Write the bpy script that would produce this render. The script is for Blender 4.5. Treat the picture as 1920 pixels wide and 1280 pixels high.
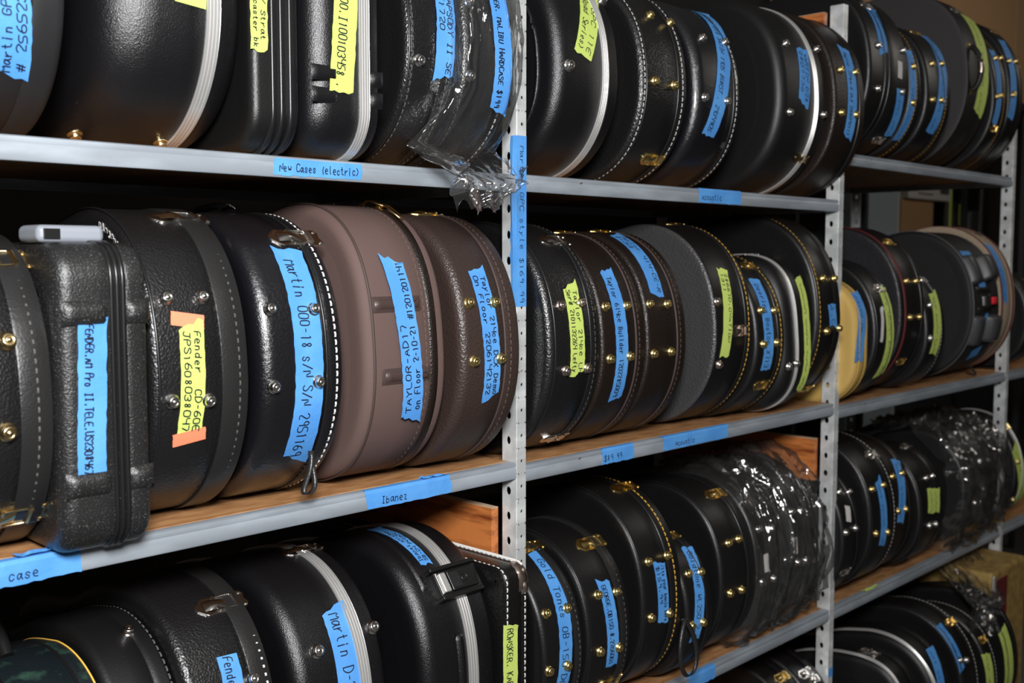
import bpy, bmesh, math, random
from mathutils import Vector, noise
R = math.radians
for o in list(bpy.data.objects): bpy.data.objects.remove(o)
scene = bpy.context.scene
col = scene.collection

# ------------------------------------------------------------------ camera, world, lights, exposure
cam_data = bpy.data.cameras.new('camera')
cam = bpy.data.objects.new('camera', cam_data); col.objects.link(cam)
cam_data.sensor_width = 36.0
cam_data.lens = 2000.0*36.0/1920.0
cam_data.clip_start = .02
cam.location = (-1.475, -1.43, 1.5)
_a, _p = R(44.4), R(4.46)
cam.rotation_euler = Vector((math.cos(_a)*math.cos(_p), math.sin(_a)*math.cos(_p), -math.sin(_p))).to_track_quat('-Z', 'Y').to_euler()
cam_data.dof.use_dof = True
cam_data.dof.focus_distance = 1.85
cam_data.dof.aperture_fstop = 4.5
scene.camera = cam

world = bpy.data.worlds.new('world'); scene.world = world
world.use_nodes = True
world.node_tree.nodes['Background'].inputs[0].default_value = (1.0, .95, .9, 1)
world.node_tree.nodes['Background'].inputs[1].default_value = .012

def area_light(name, loc, target, size, power, color=(1, 1, 1), size_y=None):
    l = bpy.data.lights.new(name, 'AREA'); l.energy = power; l.color = color
    l.shape = 'DISK' if size_y is None else 'RECTANGLE'
    l.size = size
    if size_y: l.size_y = size_y
    o = bpy.data.objects.new(name, l); col.objects.link(o)
    o.location = loc
    o.rotation_euler = (Vector(target)-Vector(loc)).to_track_quat('-Z', 'Y').to_euler()
    return o
area_light('flash_softbox', (-1.5, -1.55, 2.06), (-.25, 0, 1.28), .5, 74)
area_light('ceiling_lamp', (3.7, -1.3, 2.95), (3.7, .2, 1.2), 1.2, 10, (1, .93, .84), .3)
area_light('reflection_fill', (-.4, -2.3, 2.95), (-.4, -2.2, 0), 1.3, 9, (1, .95, .88), .35)  # added fill overhead behind the camera, puts highlights on the metal fittings

scene.view_settings.view_transform = 'Standard'
scene.view_settings.look = 'None'
scene.view_settings.gamma = 1.0
scene.view_settings.use_curve_mapping = False
scene.view_settings.exposure = 0.0

# ------------------------------------------------------------------ materials (procedural)
MATS = {}
def mk(name, base, rough=.5, metal=0., bump=None, var=None, spec=.5, coat=0., extra=None):
    """bump = list of (kind, scale, strength); var = (other colour, scale, low, high) mottling of the surface colour, on ata the painted sparkle"""
    m = bpy.data.materials.new(name); m.use_nodes = True
    nt = m.node_tree; N = nt.nodes; Lk = nt.links
    b = N['Principled BSDF']
    b.inputs['Base Color'].default_value = (*base, 1)
    b.inputs['Roughness'].default_value = rough
    b.inputs['Metallic'].default_value = metal
    b.inputs['Specular IOR Level'].default_value = spec
    b.inputs['Coat Weight'].default_value = coat
    tc = N.new('ShaderNodeTexCoord')
    prev = None
    for kind, sc, st in (bump or []):
        if kind == 'voronoi':
            t = N.new('ShaderNodeTexVoronoi'); t.feature = 'SMOOTH_F1'; t.inputs['Scale'].default_value = sc; out = t.outputs['Distance']
        elif kind == 'weave':
            t = N.new('ShaderNodeTexWave'); t.inputs['Scale'].default_value = sc; t.bands_direction = 'DIAGONAL'; out = t.outputs['Fac']
        else:
            t = N.new('ShaderNodeTexNoise'); t.inputs['Scale'].default_value = sc; t.inputs['Detail'].default_value = 4; out = t.outputs['Fac']
        Lk.new(tc.outputs['Object'], t.inputs['Vector'])
        bp = N.new('ShaderNodeBump'); bp.inputs['Strength'].default_value = st; bp.inputs['Distance'].default_value = .0018
        Lk.new(out, bp.inputs['Height'])
        if prev: Lk.new(prev.outputs['Normal'], bp.inputs['Normal'])
        prev = bp
    if prev: Lk.new(prev.outputs['Normal'], b.inputs['Normal'])
    if var:
        c2, sc, lo, hi = var[:4]
        t = N.new('ShaderNodeTexNoise'); t.inputs['Scale'].default_value = sc; t.inputs['Detail'].default_value = 8
        if len(var) > 4:
            mp = N.new('ShaderNodeMapping'); mp.inputs['Scale'].default_value = var[4]; Lk.new(tc.outputs['Object'], mp.inputs[0]); Lk.new(mp.outputs[0], t.inputs['Vector'])
        else: Lk.new(tc.outputs['Object'], t.inputs['Vector'])
        rp = N.new('ShaderNodeMapRange'); rp.inputs[1].default_value = lo; rp.inputs[2].default_value = hi
        Lk.new(t.outputs['Fac'], rp.inputs[0])
        mx = N.new('ShaderNodeMix'); mx.data_type = 'RGBA'
        mx.inputs['A'].default_value = (*base, 1); mx.inputs['B'].default_value = (*c2, 1)
        Lk.new(rp.outputs[0], mx.inputs['Factor']); Lk.new(mx.outputs['Result'], b.inputs['Base Color'])
    MATS[name] = m
    return m
BK = (.0075, .0073, .0078)
mk('leather', BK, .34, bump=[('voronoi', 300, .5)], spec=.8)
mk('leatherm', (.006, .0056, .006), .40, bump=[('noise', 260, .25)], spec=.6)
mk('leathern', (.005, .005, .0055), .5, bump=[('noise', 300, .2)])
mk('gloss', (.006, .006, .008), .26, bump=[('noise', 210, .42), ('noise', 620, .25)], coat=.3, spec=.8)
mk('abs', (.0055, .0055, .0065), .3, bump=[('noise', 520, .45)], var=((.05, .05, .05), 38, .70, .80), spec=.7)
mk('absd', (.0065, .0065, .0065), .4, bump=[('noise', 420, .3)])
mk('absm', (.007, .007, .0075), .42, bump=[('noise', 420, .3)])
mk('ata', (.014, .014, .014), .33, bump=[('noise', 360, .55)], var=((.16, .16, .16), 520, .62, .68), spec=.7)  # pale specks paint the sparkle of the grain into the colour
mk('soft', (.016, .0155, .017), .48, bump=[('weave', 420, .4)])
mk('softm', (.010, .010, .0105), .6, bump=[('noise', 300, .4)])
mk('greyface', (.045, .041, .043), .6, bump=[('noise', 300, .4)])
mk('greyleather', (.050, .050, .052), .42, bump=[('voronoi', 260, .8)], spec=.7)
mk('darkrim', (.010, .009, .0085), .5, bump=[('noise', 300, .3)])
mk('dkbrown', (.0125, .0075, .0055), .4, bump=[('voronoi', 360, .45)])
mk('brown', (.040, .0255, .0215), .4, bump=[('voronoi', 300, .6)])
mk('brownsoft', (.115, .070, .062), .75, bump=[('noise', 700, .3)])
mk('brownseam', (.055, .034, .030), .6)
mk('rubberbrown', (.06, .038, .034), .4)
mk('yellow', (.62, .40, .11), .6, bump=[('weave', 300, .3)])
mk('tweed', (.50, .40, .29), .8, bump=[('noise', 500, .4)], var=((.36, .27, .19), 240, .4, .6))
mk('green', (.007, .012, .015), .45, bump=[('noise', 300, .5)], var=((.035, .085, .06), 34, .54, .74))
mk('tolex', (.006, .0055, .0055), .33, bump=[('noise', 170, .8)])
mk('redtrim', (.020, .019, .022), .42, bump=[('voronoi', 300, .5)])
mk('redthread', (.13, .012, .014), .6)
mk('piping', (.010, .010, .011), .3)
mk('pipinggrey', (.12, .12, .12), .5)
mk('pipingyellow', (.55, .34, .08), .5)
mk('strap', (.017, .0165, .0165), .33, bump=[('noise', 300, .3)])
mk('threadwhite', (.78, .77, .74), .7)
mk('threadgold', (.98, .58, .09), .6)
mk('threaddark', (.10, .097, .092), .7)
mk('threadbrown', (.13, .09, .075), .7)
mk('silver', (.80, .79, .77), .36, .72)
mk('nickel', (.88, .85, .81), .19, 1.)
mk('gold', (.98, .74, .29), .27, 1.)
mk('brass', (.80, .60, .30), .24, 1.)
mk('copper', (.76, .62, .54), .26, 1.)
mk('blackplastic', (.010, .010, .010), .3)
mk('gasket', (.010, .010, .010), .3)
mk('greyplastic', (.27, .29, .33), .4)
mk('padgrey', (.05, .05, .052), .4)
mk('redplastic', (.85, .03, .05), .4)
mk('blue', (.080, .305, .74), .62, bump=[('noise', 160, .25)], var=((.105, .355, .79), 14, .42, .6))
mk('lime', (.60, .74, .165), .62, bump=[('noise', 160, .25)])
mk('orange', (.95, .27, .14), .6)
mk('whitelabel', (.72, .70, .68), .6)
mk('ink', (.006, .007, .02), .6)
mk('wood', (.50, .255, .105), .62, bump=[('noise', 200, .3)], var=((.34, .15, .055), 60, .38, .66, (.3, 1, 1)))
mk('plank', (.60, .20, .055), .3, bump=[('noise', 60, .2)], var=((.20, .045, .012), 26, .46, .64, (1, .22, 1.6)))
mk('plankedge', (.62, .45, .30), .7)
mk('cardboard', (.46, .27, .13), .8)
mk('carton', (.60, .58, .55), .7)
mk('print', (.07, .06, .08), .7)
mk('panelgrey', (.36, .43, .47), .6)
mk('panelwhite', (.55, .56, .56), .6)
mk('packtape', (.50, .32, .17), .12)
mk('darkpaint', (.03, .032, .036), .5)
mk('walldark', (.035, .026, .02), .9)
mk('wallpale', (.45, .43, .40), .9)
mk('floorgrey', (.10, .095, .09), .8, bump=[('noise', 30, .2)])
mk('ceilingwhite', (.35, .34, .32), .9)
mk('olivewood', (.40, .27, .08), .6, var=((.28, .17, .05), 30, .4, .6))
def steel(name, base, chips, rough, metal):
    m = mk(name, base, rough, metal, bump=[('noise', 60, .12)])
    nt = m.node_tree; N = nt.nodes; Lk = nt.links; b = N['Principled BSDF']
    tc = N.new('ShaderNodeTexCoord')
    def mask(scale, lo, hi, stretch=(1, 1, 1)):
        mp = N.new('ShaderNodeMapping'); mp.inputs['Scale'].default_value = stretch
        Lk.new(tc.outputs['Object'], mp.inputs[0])
        t = N.new('ShaderNodeTexNoise'); t.inputs['Scale'].default_value = scale; t.inputs['Detail'].default_value = 6
        Lk.new(mp.outputs[0], t.inputs['Vector'])
        r = N.new('ShaderNodeMapRange'); r.inputs[1].default_value = lo; r.inputs[2].default_value = hi
        Lk.new(t.outputs['Fac'], r.inputs[0]); return r.outputs[0]
    def mix(a, c, f):
        x = N.new('ShaderNodeMix'); x.data_type = 'RGBA'
        if isinstance(a, tuple): x.inputs['A'].default_value = (*a, 1)
        else: Lk.new(a, x.inputs['A'])
        x.inputs['B'].default_value = (*c, 1); Lk.new(f, x.inputs['Factor']); return x.outputs['Result']
    c = mix(base, tuple(v*1.35 for v in base), mask(22, .45, .62, (.2, 1, 1)))
    c = mix(c, chips, mask(34, .71, .73))
    Lk.new(c, b.inputs['Base Color'])
steel('steelpaint', (.27, .30, .335), (.12, .05, .03), .42, .1)
steel('galvanised', (.66, .68, .68), (.42, .30, .2), .42, .35)
def film():
    m = bpy.data.materials.new('plasticfilm'); m.use_nodes = True
    nt = m.node_tree; N = nt.nodes; Lk = nt.links
    N.remove(N['Principled BSDF'])
    out = N['Material Output']
    tr = N.new('ShaderNodeBsdfTransparent'); tr.inputs[0].default_value = (.97, .97, .97, 1)
    gl = N.new('ShaderNodeBsdfGlossy'); gl.inputs['Roughness'].default_value = .075; gl.inputs[0].default_value = (1, 1, 1, 1)
    df = N.new('ShaderNodeBsdfDiffuse'); df.inputs[0].default_value = (.8, .8, .8, 1)
    tc = N.new('ShaderNodeTexCoord')
    t = N.new('ShaderNodeTexNoise'); t.inputs['Scale'].default_value = 20; t.inputs['Detail'].default_value = 2; t.inputs['Distortion'].default_value = 1.6
    mp = N.new('ShaderNodeMapping'); mp.inputs['Scale'].default_value = (2.2, 1, .4)
    Lk.new(tc.outputs['Object'], mp.inputs[0]); Lk.new(mp.outputs[0], t.inputs['Vector'])
    bp = N.new('ShaderNodeBump'); bp.inputs['Strength'].default_value = .2; bp.inputs['Distance'].default_value = .02
    Lk.new(t.outputs['Fac'], bp.inputs['Height']); Lk.new(bp.outputs[0], gl.inputs['Normal'])
    lw = N.new('ShaderNodeLayerWeight'); lw.inputs[0].default_value = .2; Lk.new(bp.outputs[0], lw.inputs['Normal'])
    m1 = N.new('ShaderNodeMapRange'); m1.inputs[3].default_value = .075; m1.inputs[4].default_value = .75
    Lk.new(lw.outputs['Fresnel'], m1.inputs[0])
    a = N.new('ShaderNodeMixShader'); a.inputs[0].default_value = .016; Lk.new(tr.outputs[0], a.inputs[1]); Lk.new(df.outputs[0], a.inputs[2])
    c = N.new('ShaderNodeMixShader'); Lk.new(m1.outputs[0], c.inputs[0]); Lk.new(a.outputs[0], c.inputs[1]); Lk.new(gl.outputs[0], c.inputs[2])
    Lk.new(c.outputs[0], out.inputs['Surface'])
    MATS['plasticfilm'] = m
film()

# ------------------------------------------------------------------ helpers
def tag(o, label, cat=None, group=None, kind=None):
    if label: o['label'] = label
    if cat: o['category'] = cat
    if group: o['group'] = group
    if kind: o['kind'] = kind
    return o
def empty(name, loc):
    o = bpy.data.objects.new(name, None); o.empty_display_size = .05; col.objects.link(o); o.location = loc; return o
class MB:
    """collects vertices and faces and links them as one mesh object"""
    def __init__(s): s.v = []; s.f = []
    def add(s, vs, fs):
        k = len(s.v); s.v += [tuple(p) for p in vs]; s.f += [tuple(i+k for i in f) for f in fs]
    def box(s, a, b):
        x0, y0, z0 = a; x1, y1, z1 = b
        s.add([(x0,y0,z0),(x1,y0,z0),(x1,y1,z0),(x0,y1,z0),(x0,y0,z1),(x1,y0,z1),(x1,y1,z1),(x0,y1,z1)],
              [(0,3,2,1),(4,5,6,7),(0,1,5,4),(1,2,6,5),(2,3,7,6),(3,0,4,7)])
    def grid(s, rows, close_u=False, close_v=False, flip=False):
        n = len(rows); m = len(rows[0]); fs = []
        for i in range(n if close_u else n-1):
            for j in range(m if close_v else m-1):
                q = (i*m+j, ((i+1) % n)*m+j, ((i+1) % n)*m+(j+1) % m, i*m+(j+1) % m)
                fs.append(q[::-1] if flip else q)
        s.add([p for r in rows for p in r], fs)
    def tube(s, path, r, k=8, closed=False):
        rows = []
        n = len(path)
        for i, p in enumerate(path):
            p = Vector(p); a = Vector(path[(i-1) % n if closed else max(i-1, 0)]); b = Vector(path[(i+1) % n if closed else min(i+1, n-1)])
            t = (b-a).normalized(); u = t.cross(Vector((0, .31, .95))); u = u if u.length > 1e-4 else t.cross(Vector((1, 0, 0)))
            u.normalize(); w = t.cross(u)
            rows.append([p+u*r*math.cos(2*math.pi*j/k)+w*r*math.sin(2*math.pi*j/k) for j in range(k)])
        s.grid(rows, close_u=closed, close_v=True)
        if not closed:
            s.add(rows[0], [tuple(range(k))]); s.add(rows[-1], [tuple(range(k))[::-1]])
    def build(s, name, mat, parent=None, smooth=True, bevel=0, loc=None, solid=0, seg=2):
        me = bpy.data.meshes.new(name); me.from_pydata(s.v, [], s.f); me.update()
        bm = bmesh.new(); bm.from_mesh(me); bmesh.ops.recalc_face_normals(bm, faces=bm.faces); bm.to_mesh(me); bm.free()
        o = bpy.data.objects.new(name, me); col.objects.link(o)
        me.materials.append(MATS[mat] if isinstance(mat, str) else mat)
        if smooth: me.polygons.foreach_set('use_smooth', [True]*len(me.polygons))
        if solid:
            md = o.modifiers.new('solid', 'SOLIDIFY'); md.thickness = solid; md.offset = 0
        if bevel:
            md = o.modifiers.new('bevel', 'BEVEL'); md.width = bevel; md.segments = seg; md.limit_method = 'ANGLE'
            if smooth: md.harden_normals = True
        if parent: o.parent = parent
        if loc: o.location = loc
        return o
def flat_sharp(o, ang=35):
    try: o.data.set_sharp_from_angle(angle=R(ang))
    except Exception: pass
    return o

# ------------------------------------------------------------------ handwriting: a single-stroke alphabet
GLYPH = {
'A':'02 28 42|14 34','B':'02 08|08 28 37 36 25 05|25 34 33 22 02','C':'47 38 18 07 03 12 32 43','D':'02 08|08 28 46 44 22 02','E':'48 08 02 42|05 35',
'F':'48 08 02|05 35','G':'47 38 18 07 03 12 32 43 45 25','H':'08 02|48 42|05 45','I':'18 38|28 22|12 32','J':'18 48|38 33 22 12 03','K':'08 02|48 05 42',
'L':'08 02 42','M':'02 08 25 48 42','N':'02 08 42 48','O':'18 07 03 12 32 43 47 38 18','P':'02 08 38 47 46 35 05','Q':'18 07 03 12 32 43 47 38 18|24 42',
'R':'02 08 38 47 46 35 05|25 42','S':'47 38 18 07 16 35 44 43 32 12 03','T':'08 48|28 22','U':'08 03 12 32 43 48','V':'08 22 48','W':'08 12 26 32 48',
'X':'08 42|48 02','Y':'08 25 48|25 22','Z':'08 48 02 42','0':'18 07 03 12 32 43 47 38 18','1':'17 28 22','2':'07 18 38 47 46 02 42',
'3':'07 18 38 47 46 35 25|35 44 43 32 12 03','4':'08 05 45|48 42','5':'48 08 05 35 44 43 32 02','6':'38 17 04 03 12 32 43 44 35 15 04','7':'08 48 22',
'8':'25 16 17 28 37 36 25 14 13 22 33 34 25','9':'45 25 16 17 28 38 47 45 42','a':'35 26 16 05 03 12 23 35|36 33 42','b':'08 02|05 26 35 33 22 03',
'c':'35 26 16 05 03 12 22 33','d':'38 32|35 26 16 05 03 12 33','e':'04 34 35 26 16 05 03 12 32','f':'38 28 17 12|05 25','g':'35 26 15 04 13 33|36 31 20 10 01',
'h':'08 02|05 16 26 35 32','i':'16 12|18 17','j':'26 21 10|28 27','k':'08 02|36 04 32','l':'18 12 22','m':'06 02|05 16 25 22|25 36 45 42','n':'06 02|05 16 26 35 32',
'o':'16 05 03 12 22 33 35 26 16','p':'06 00|05 16 26 35 34 23 04','q':'35 26 15 04 13 33|36 30','r':'06 02|04 15 26 36','s':'35 26 16 05 14 24 33 22 12 03',
't':'18 13 22 32|06 26','u':'06 03 12 22 33|36 32','v':'06 22 46','w':'06 12 25 32 46','x':'06 32|36 02','y':'06 13|36 13 00','z':'06 36 02 32',
'#':'12 28|32 48|06 46|04 44','$':'47 38 18 07 16 35 44 43 32 12 03|29 21','-':'15 35','.':'22 23','/':'02 48',"'":'28 27','(':'38 26 24 32','):':'','\u00b7':'25 26',
')':'08 26 24 02',',':'23 21',
}
def text_strokes(lines, length, width, seed, fill=True):
    """polylines in (u along the tape, v across it, both from 0); the first line is the one highest in the reading direction"""
    rnd = random.Random(seed); out = []
    n = max(1, len(lines)); hb = width*.86/n
    for li, line in enumerate(lines):
        h = hb*.62 if n > 1 else hb*.52
        adv = h*.82
        avail = length*.92
        if adv*len(line) > avail:
            k = avail/(adv*len(line)); adv *= k; h *= max(.62, min(1, k*1.35))
        elif fill: adv = min(adv*1.45, avail/len(line))
        base = width*.07+hb*(n-1-li)+hb*.2
        u = length*.05+rnd.uniform(0, .02)*length
        for ch in line:
            if ch == '~':
                pts = [(u+adv*(.1+.2*k), base+h*rnd.uniform(0, .75)) for k in range(5)]; out.append(pts); u += adv; continue
            g = GLYPH.get(ch)
            if g:
                dy = rnd.uniform(-.06, .06)*h; sl = rnd.uniform(.02, .16); sc = rnd.uniform(.92, 1.06)
                for st in g.split('|'):
                    P = [(int(q[0])/4., (int(q[1])-2)/6.) for q in st.split()]
                    if len(P) > 2:       # round the corners a little, as a pen does
                        Q = [P[0]]
                        for a, b, c in zip(P, P[1:], P[2:]):
                            Q += [(b[0]*.7+a[0]*.3, b[1]*.7+a[1]*.3), (b[0]*.7+c[0]*.3, b[1]*.7+c[1]*.3)]
                        P = Q+[P[-1]]
                    out.append([(u+adv*.74*sc*(x+sl*(y-.5)), base+dy+h*y*sc) for x, y in P])
            u += adv
    return out
def ink(strokes, mapper, pen, name='handwriting', parent=None):
    """strokes as thin pen ribbons on a surface; mapper(u, v) gives the point on the tape"""
    mb = MB()
    for P in strokes:
        if len(P) == 1: P = P*2
        L, Rr = [], []
        for i, p in enumerate(P):
            a = P[max(i-1, 0)]; b = P[min(i+1, len(P)-1)]
            dx, dy = b[0]-a[0], b[1]-a[1]; d = math.hypot(dx, dy) or 1
            nx, ny = -dy/d*pen/2, dx/d*pen/2
            ex = (-dx/d*pen*.4 if i == 0 else dx/d*pen*.4 if i == len(P)-1 else 0); ey = (-dy/d*pen*.4 if i == 0 else dy/d*pen*.4 if i == len(P)-1 else 0)
            L.append(mapper(p[0]+nx+ex, p[1]+ny+ey)); Rr.append(mapper(p[0]-nx+ex, p[1]-ny+ey))
        mb.grid([L, Rr])
    if mb.v: return mb.build(name, 'ink', parent, smooth=False)

# ------------------------------------------------------------------ the setting
def slab(name, a, b, mat):
    m = MB(); m.box(a, b); o = m.build(name, mat, smooth=False); o['kind'] = 'structure'; return o
slab('floor', (-3, -3, -.26), (7.2, 3.2, -.2), 'floorgrey')
slab('ceiling', (-3, -3, 3.0), (7.2, 3.2, 3.06), 'ceilingwhite')
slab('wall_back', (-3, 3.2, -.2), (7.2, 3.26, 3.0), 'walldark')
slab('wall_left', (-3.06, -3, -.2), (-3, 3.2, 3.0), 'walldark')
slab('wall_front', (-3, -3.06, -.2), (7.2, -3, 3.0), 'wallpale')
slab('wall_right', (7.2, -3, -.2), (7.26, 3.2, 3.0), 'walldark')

# ------------------------------------------------------------------ steel shelving
def perforated(mb, o, U, V, w, h, holes, n=10):
    """a plate of width w along U and height h along V with real holes [(u, v, ru, rv)] one above the other"""
    o, U, V = Vector(o), Vector(U), Vector(V)
    P = lambda u, v: o+U*u+V*v
    z = 0
    for (u, v, ru, rv) in holes:
        a, b = v-rv*1.6, v+rv*1.6
        if a > z: mb.add([P(0, z), P(w, z), P(w, a), P(0, a)], [(0, 1, 2, 3)])
        ang = [2*math.pi*k/n+math.pi/n for k in range(n)]
        inner = [P(u+ru*math.cos(t), v+rv*math.sin(t)) for t in ang]
        outer = []
        for t in ang:
            c, s = math.cos(t), math.sin(t)
            lim = min(((w-u) if c > 0 else u)/max(abs(c), 1e-6), rv*1.6/max(abs(s), 1e-6))
            outer.append(P(u+c*lim, v+s*lim))
        mb.grid([inner, outer], close_v=True)
        for uu, vv in ((0, a), (w, a), (w, b), (0, b)):
            t = math.atan2(vv-v, uu-u) % (2*math.pi)
            k = max([i for i in range(n) if ang[i] <= t], default=n-1)
            mb.add([P(uu, vv), outer[k], outer[(k+1) % n]], [(0, 1, 2)])
        z = b
    if z < h: mb.add([P(0, z), P(w, z), P(w, h), P(0, h)], [(0, 1, 2, 3)])
POST_X = [-1.235, .023, 1.30, 2.60, 3.86]
DEPTH = .62
def post(x, front, label):
    """slotted angle post; x is its right edge"""
    e = empty('shelf_post', (x, 0 if front else DEPTH, -.2)); tag(e, label, 'post', 'slotted steel posts of the shelving')
    H = 2.39; y0 = 0
    m = MB()
    perforated(m, (-.025, y0, 0), (1, 0, 0), (0, 0, 1), .025, H, [(.0135, .03+.025*k, .0032 if k % 2 else .0016, .0034 if k % 2 else .0016) for k in range(int((H-.05)/.025))])
    m.build('front_flange', 'galvanised', e, smooth=False, solid=.002)
    m = MB(); s = 1 if front else -1
    perforated(m, (-.025, y0, 0), (0, s, 0), (0, 0, 1), .038, H, [(.021, .045+.05*k, .0055 if k % 3 else .0065, .0085) for k in range(int((H-.08)/.05))])
    m.build('side_flange', 'galvanised', e, smooth=False, solid=.002)
    return e
post_names = ['left of the frame', 'with blue lettered tape between the left and middle bays', 'between the middle and right bays', 'at the far right end', 'beyond']
POSTS = [post(POST_X[1], True, 'slotted steel post in front with a long vertical blue tape'),
         post(POST_X[2], True, 'slotted steel front post between the middle and right bays'),
         post(POST_X[3], True, 'slotted steel front post at the far right'),
         post(POST_X[1], False, 'rear slotted post behind the brown gig bag'),
         post(POST_X[2], False, 'rear slotted post behind the middle bay cases'),
         post(POST_X[3], False, 'rear slotted post in front of the grey panel')]

def shelf(k, z, label, k1=None):
    """deck on folded steel beams between post k and the next; z is the top of the deck"""
    x0 = POST_X[k]+.0015; x1 = POST_X[k+1]-.0265
    e = empty('steel_shelf', (x0, 0, z)); tag(e, label, 'shelf', 'steel shelves with hardboard decks')
    w = x1-x0
    def beam(name, y, s):
        sec = [(y+.022*s, -.001), (y+.004*s, 0), (y+.0005*s, -.002), (y, -.006), (y+.0012*s, -.010), (y-.0008*s, -.014), (y-.0008*s, -.030), (y+.001*s, -.033), (y+.014*s, -.033), (y+.014*s, -.029), (y+.004*s, -.029), (y+.004*s, -.005), (y+.022*s, -.005)]
        m = MB(); m.grid([[(xx, a, b) for a, b in sec] for xx in [w*i/12 for i in range(13)]], close_v=True)
        m.add([(0, a, b) for a, b in sec], [tuple(range(len(sec)))]); m.add([(w, a, b) for a, b in sec], [tuple(range(len(sec)))])
        return flat_sharp(m.build(name, 'steelpaint', e), 40)
    beam('front_beam', 0, 1); beam('rear_beam', DEPTH, -1)
    m = MB(); m.box((.003, .022, -.014), (w-.003, DEPTH-.022, 0)); m.build('deck_board', 'wood', e, smooth=False)
    for xx in (.004, w-.022):
        m = MB(); m.box((xx, .024, -.034), (xx+.018, DEPTH-.024, -.0145)); m.build('side_beam', 'steelpaint', e, smooth=False)
    return e
ZA1, ZA2, ZA3, ZB1, ZB2, ZB3, ZC, ZC3, ZD = 1.659, 1.661, 1.792, 1.104, 1.095, 1.083, .504, .502, -.081
SH = {}
SH['A1'] = shelf(0, ZA1, 'upper shelf of the left bay with a blue tape reading New Cases')
SH['A2'] = shelf(1, ZA2, 'upper shelf of the middle bay with a small blue Acoustic tape')
SH['A3'] = shelf(2, ZA3, 'upper shelf of the right bay, set higher than the others')
SH['B1'] = shelf(0, ZB1, 'middle shelf of the left bay with tattered blue tapes along its lip')
SH['B2'] = shelf(1, ZB2, 'middle shelf of the middle bay with a blue price tape')
SH['B3'] = shelf(2, ZB3, 'middle shelf of the right bay under the tweed case')
SH['C1'] = shelf(0, ZC, 'lower shelf of the left bay, below the frame')
SH['C2'] = shelf(1, ZC, 'lower shelf of the middle bay under the cases in clear plastic')
SH['C3'] = shelf(2, ZC3, 'lower shelf of the right bay with a scrap of lime tape on its lip')
SH['D2'] = shelf(1, ZD, 'bottom shelf of the middle bay')
SH['D3'] = shelf(2, ZD, 'bottom shelf of the right bay')
SH['B4'] = shelf(3, ZB3, 'middle shelf beyond the far right post')
SH['C4'] = shelf(3, ZC3, 'lower shelf beyond the far right post')

def lip_tape(sh, X0, X1, z1, z2, lines, seed, fold=True, tear=.3, colour='blue', name='tape_label'):
    """painter's tape stuck to the front of a beam, folded over its top edge; X and z in the room"""
    e = SH[sh]; ox, oz = e.location.x, e.location.z
    rnd = random.Random(seed); nx = 18; rows = []
    prof = [(-.0014, z2-oz), (-.0018, (z1+z2)/2-oz), (-.0014, z1-oz)]
    if fold: prof += [(.0004, .0008), (.012, .0008)]
    for i in range(nx+1):
        u = i/nx; r = []
        for j, (y, z) in enumerate(prof):
            x = X0+(X1-X0)*u
            if i in (0, nx): x += rnd.uniform(-1, 1)*.006*tear*2
            zz = z+(rnd.uniform(-.0012, .0012) if j == 0 else 0); yy = y+(rnd.uniform(-.004, .004) if (fold and j == len(prof)-1) else 0)
            r.append((x-ox, yy, zz))
        rows.append(r)
    m = MB(); m.grid(rows); t = m.build(name, colour, e, smooth=False, solid=.0003)
    if lines:
        w = z1-z2
        st = text_strokes(lines, X1-X0, w, seed, fill=False)
        ink(st, lambda u, v: (X0+u-ox, -.0026, z2+v-oz), .0015, parent=t)
    return t
lip_tape('A1', -.542, -.372, 1.655, 1.629, ['New Cases (electric)'], 3, fold=False)
lip_tape('A2', .603, .780, 1.6575, 1.629, ['Acoustic'], 4)
lip_tape('B1', -1.03, -.86, 1.099, 1.071, ['      case'], 5)
t_ = lip_tape('B1', -.37, -.176, 1.099, 1.072, ['  Ibanez'], 6)
lip_tape('B2', .258, .366, 1.091, 1.063, ['$89 99'], 7)
lip_tape('B2', .476, .738, 1.091, 1.064, ['   Acoustic'], 8)
lip_tape('C2', .585, .70, .499, .472, [], 9)
def scrap(sh, X, Y, z, w, d, seed, colour, name='tape_scrap'):
    """a torn, rucked piece of old tape lying on the top edge"""
    e = SH[sh]; rnd = random.Random(seed); rows = []
    for i in range(9):
        r = []
        for j in range(4):
            r.append((X+w*i/8-e.location.x+rnd.uniform(-.002, .002), Y+d*j/3+rnd.uniform(-.0015, .0015), z-e.location.z+.001+abs(rnd.gauss(0, .0022))))
        rows.append(r)
    m = MB(); m.grid(rows); return m.build(name, colour, e, smooth=False, solid=.0003)
scrap('B1', -.945, -.001, 1.106, .07, .018, 11, 'blue'); scrap('B1', -.868, -.001, 1.1055, .085, .018, 12, 'blue')
scrap('B1', -.24, .0, 1.1045, .055, .015, 13, 'blue'); scrap('C3', 1.50, .001, .5025, .09, .012, 14, 'lime')
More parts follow.
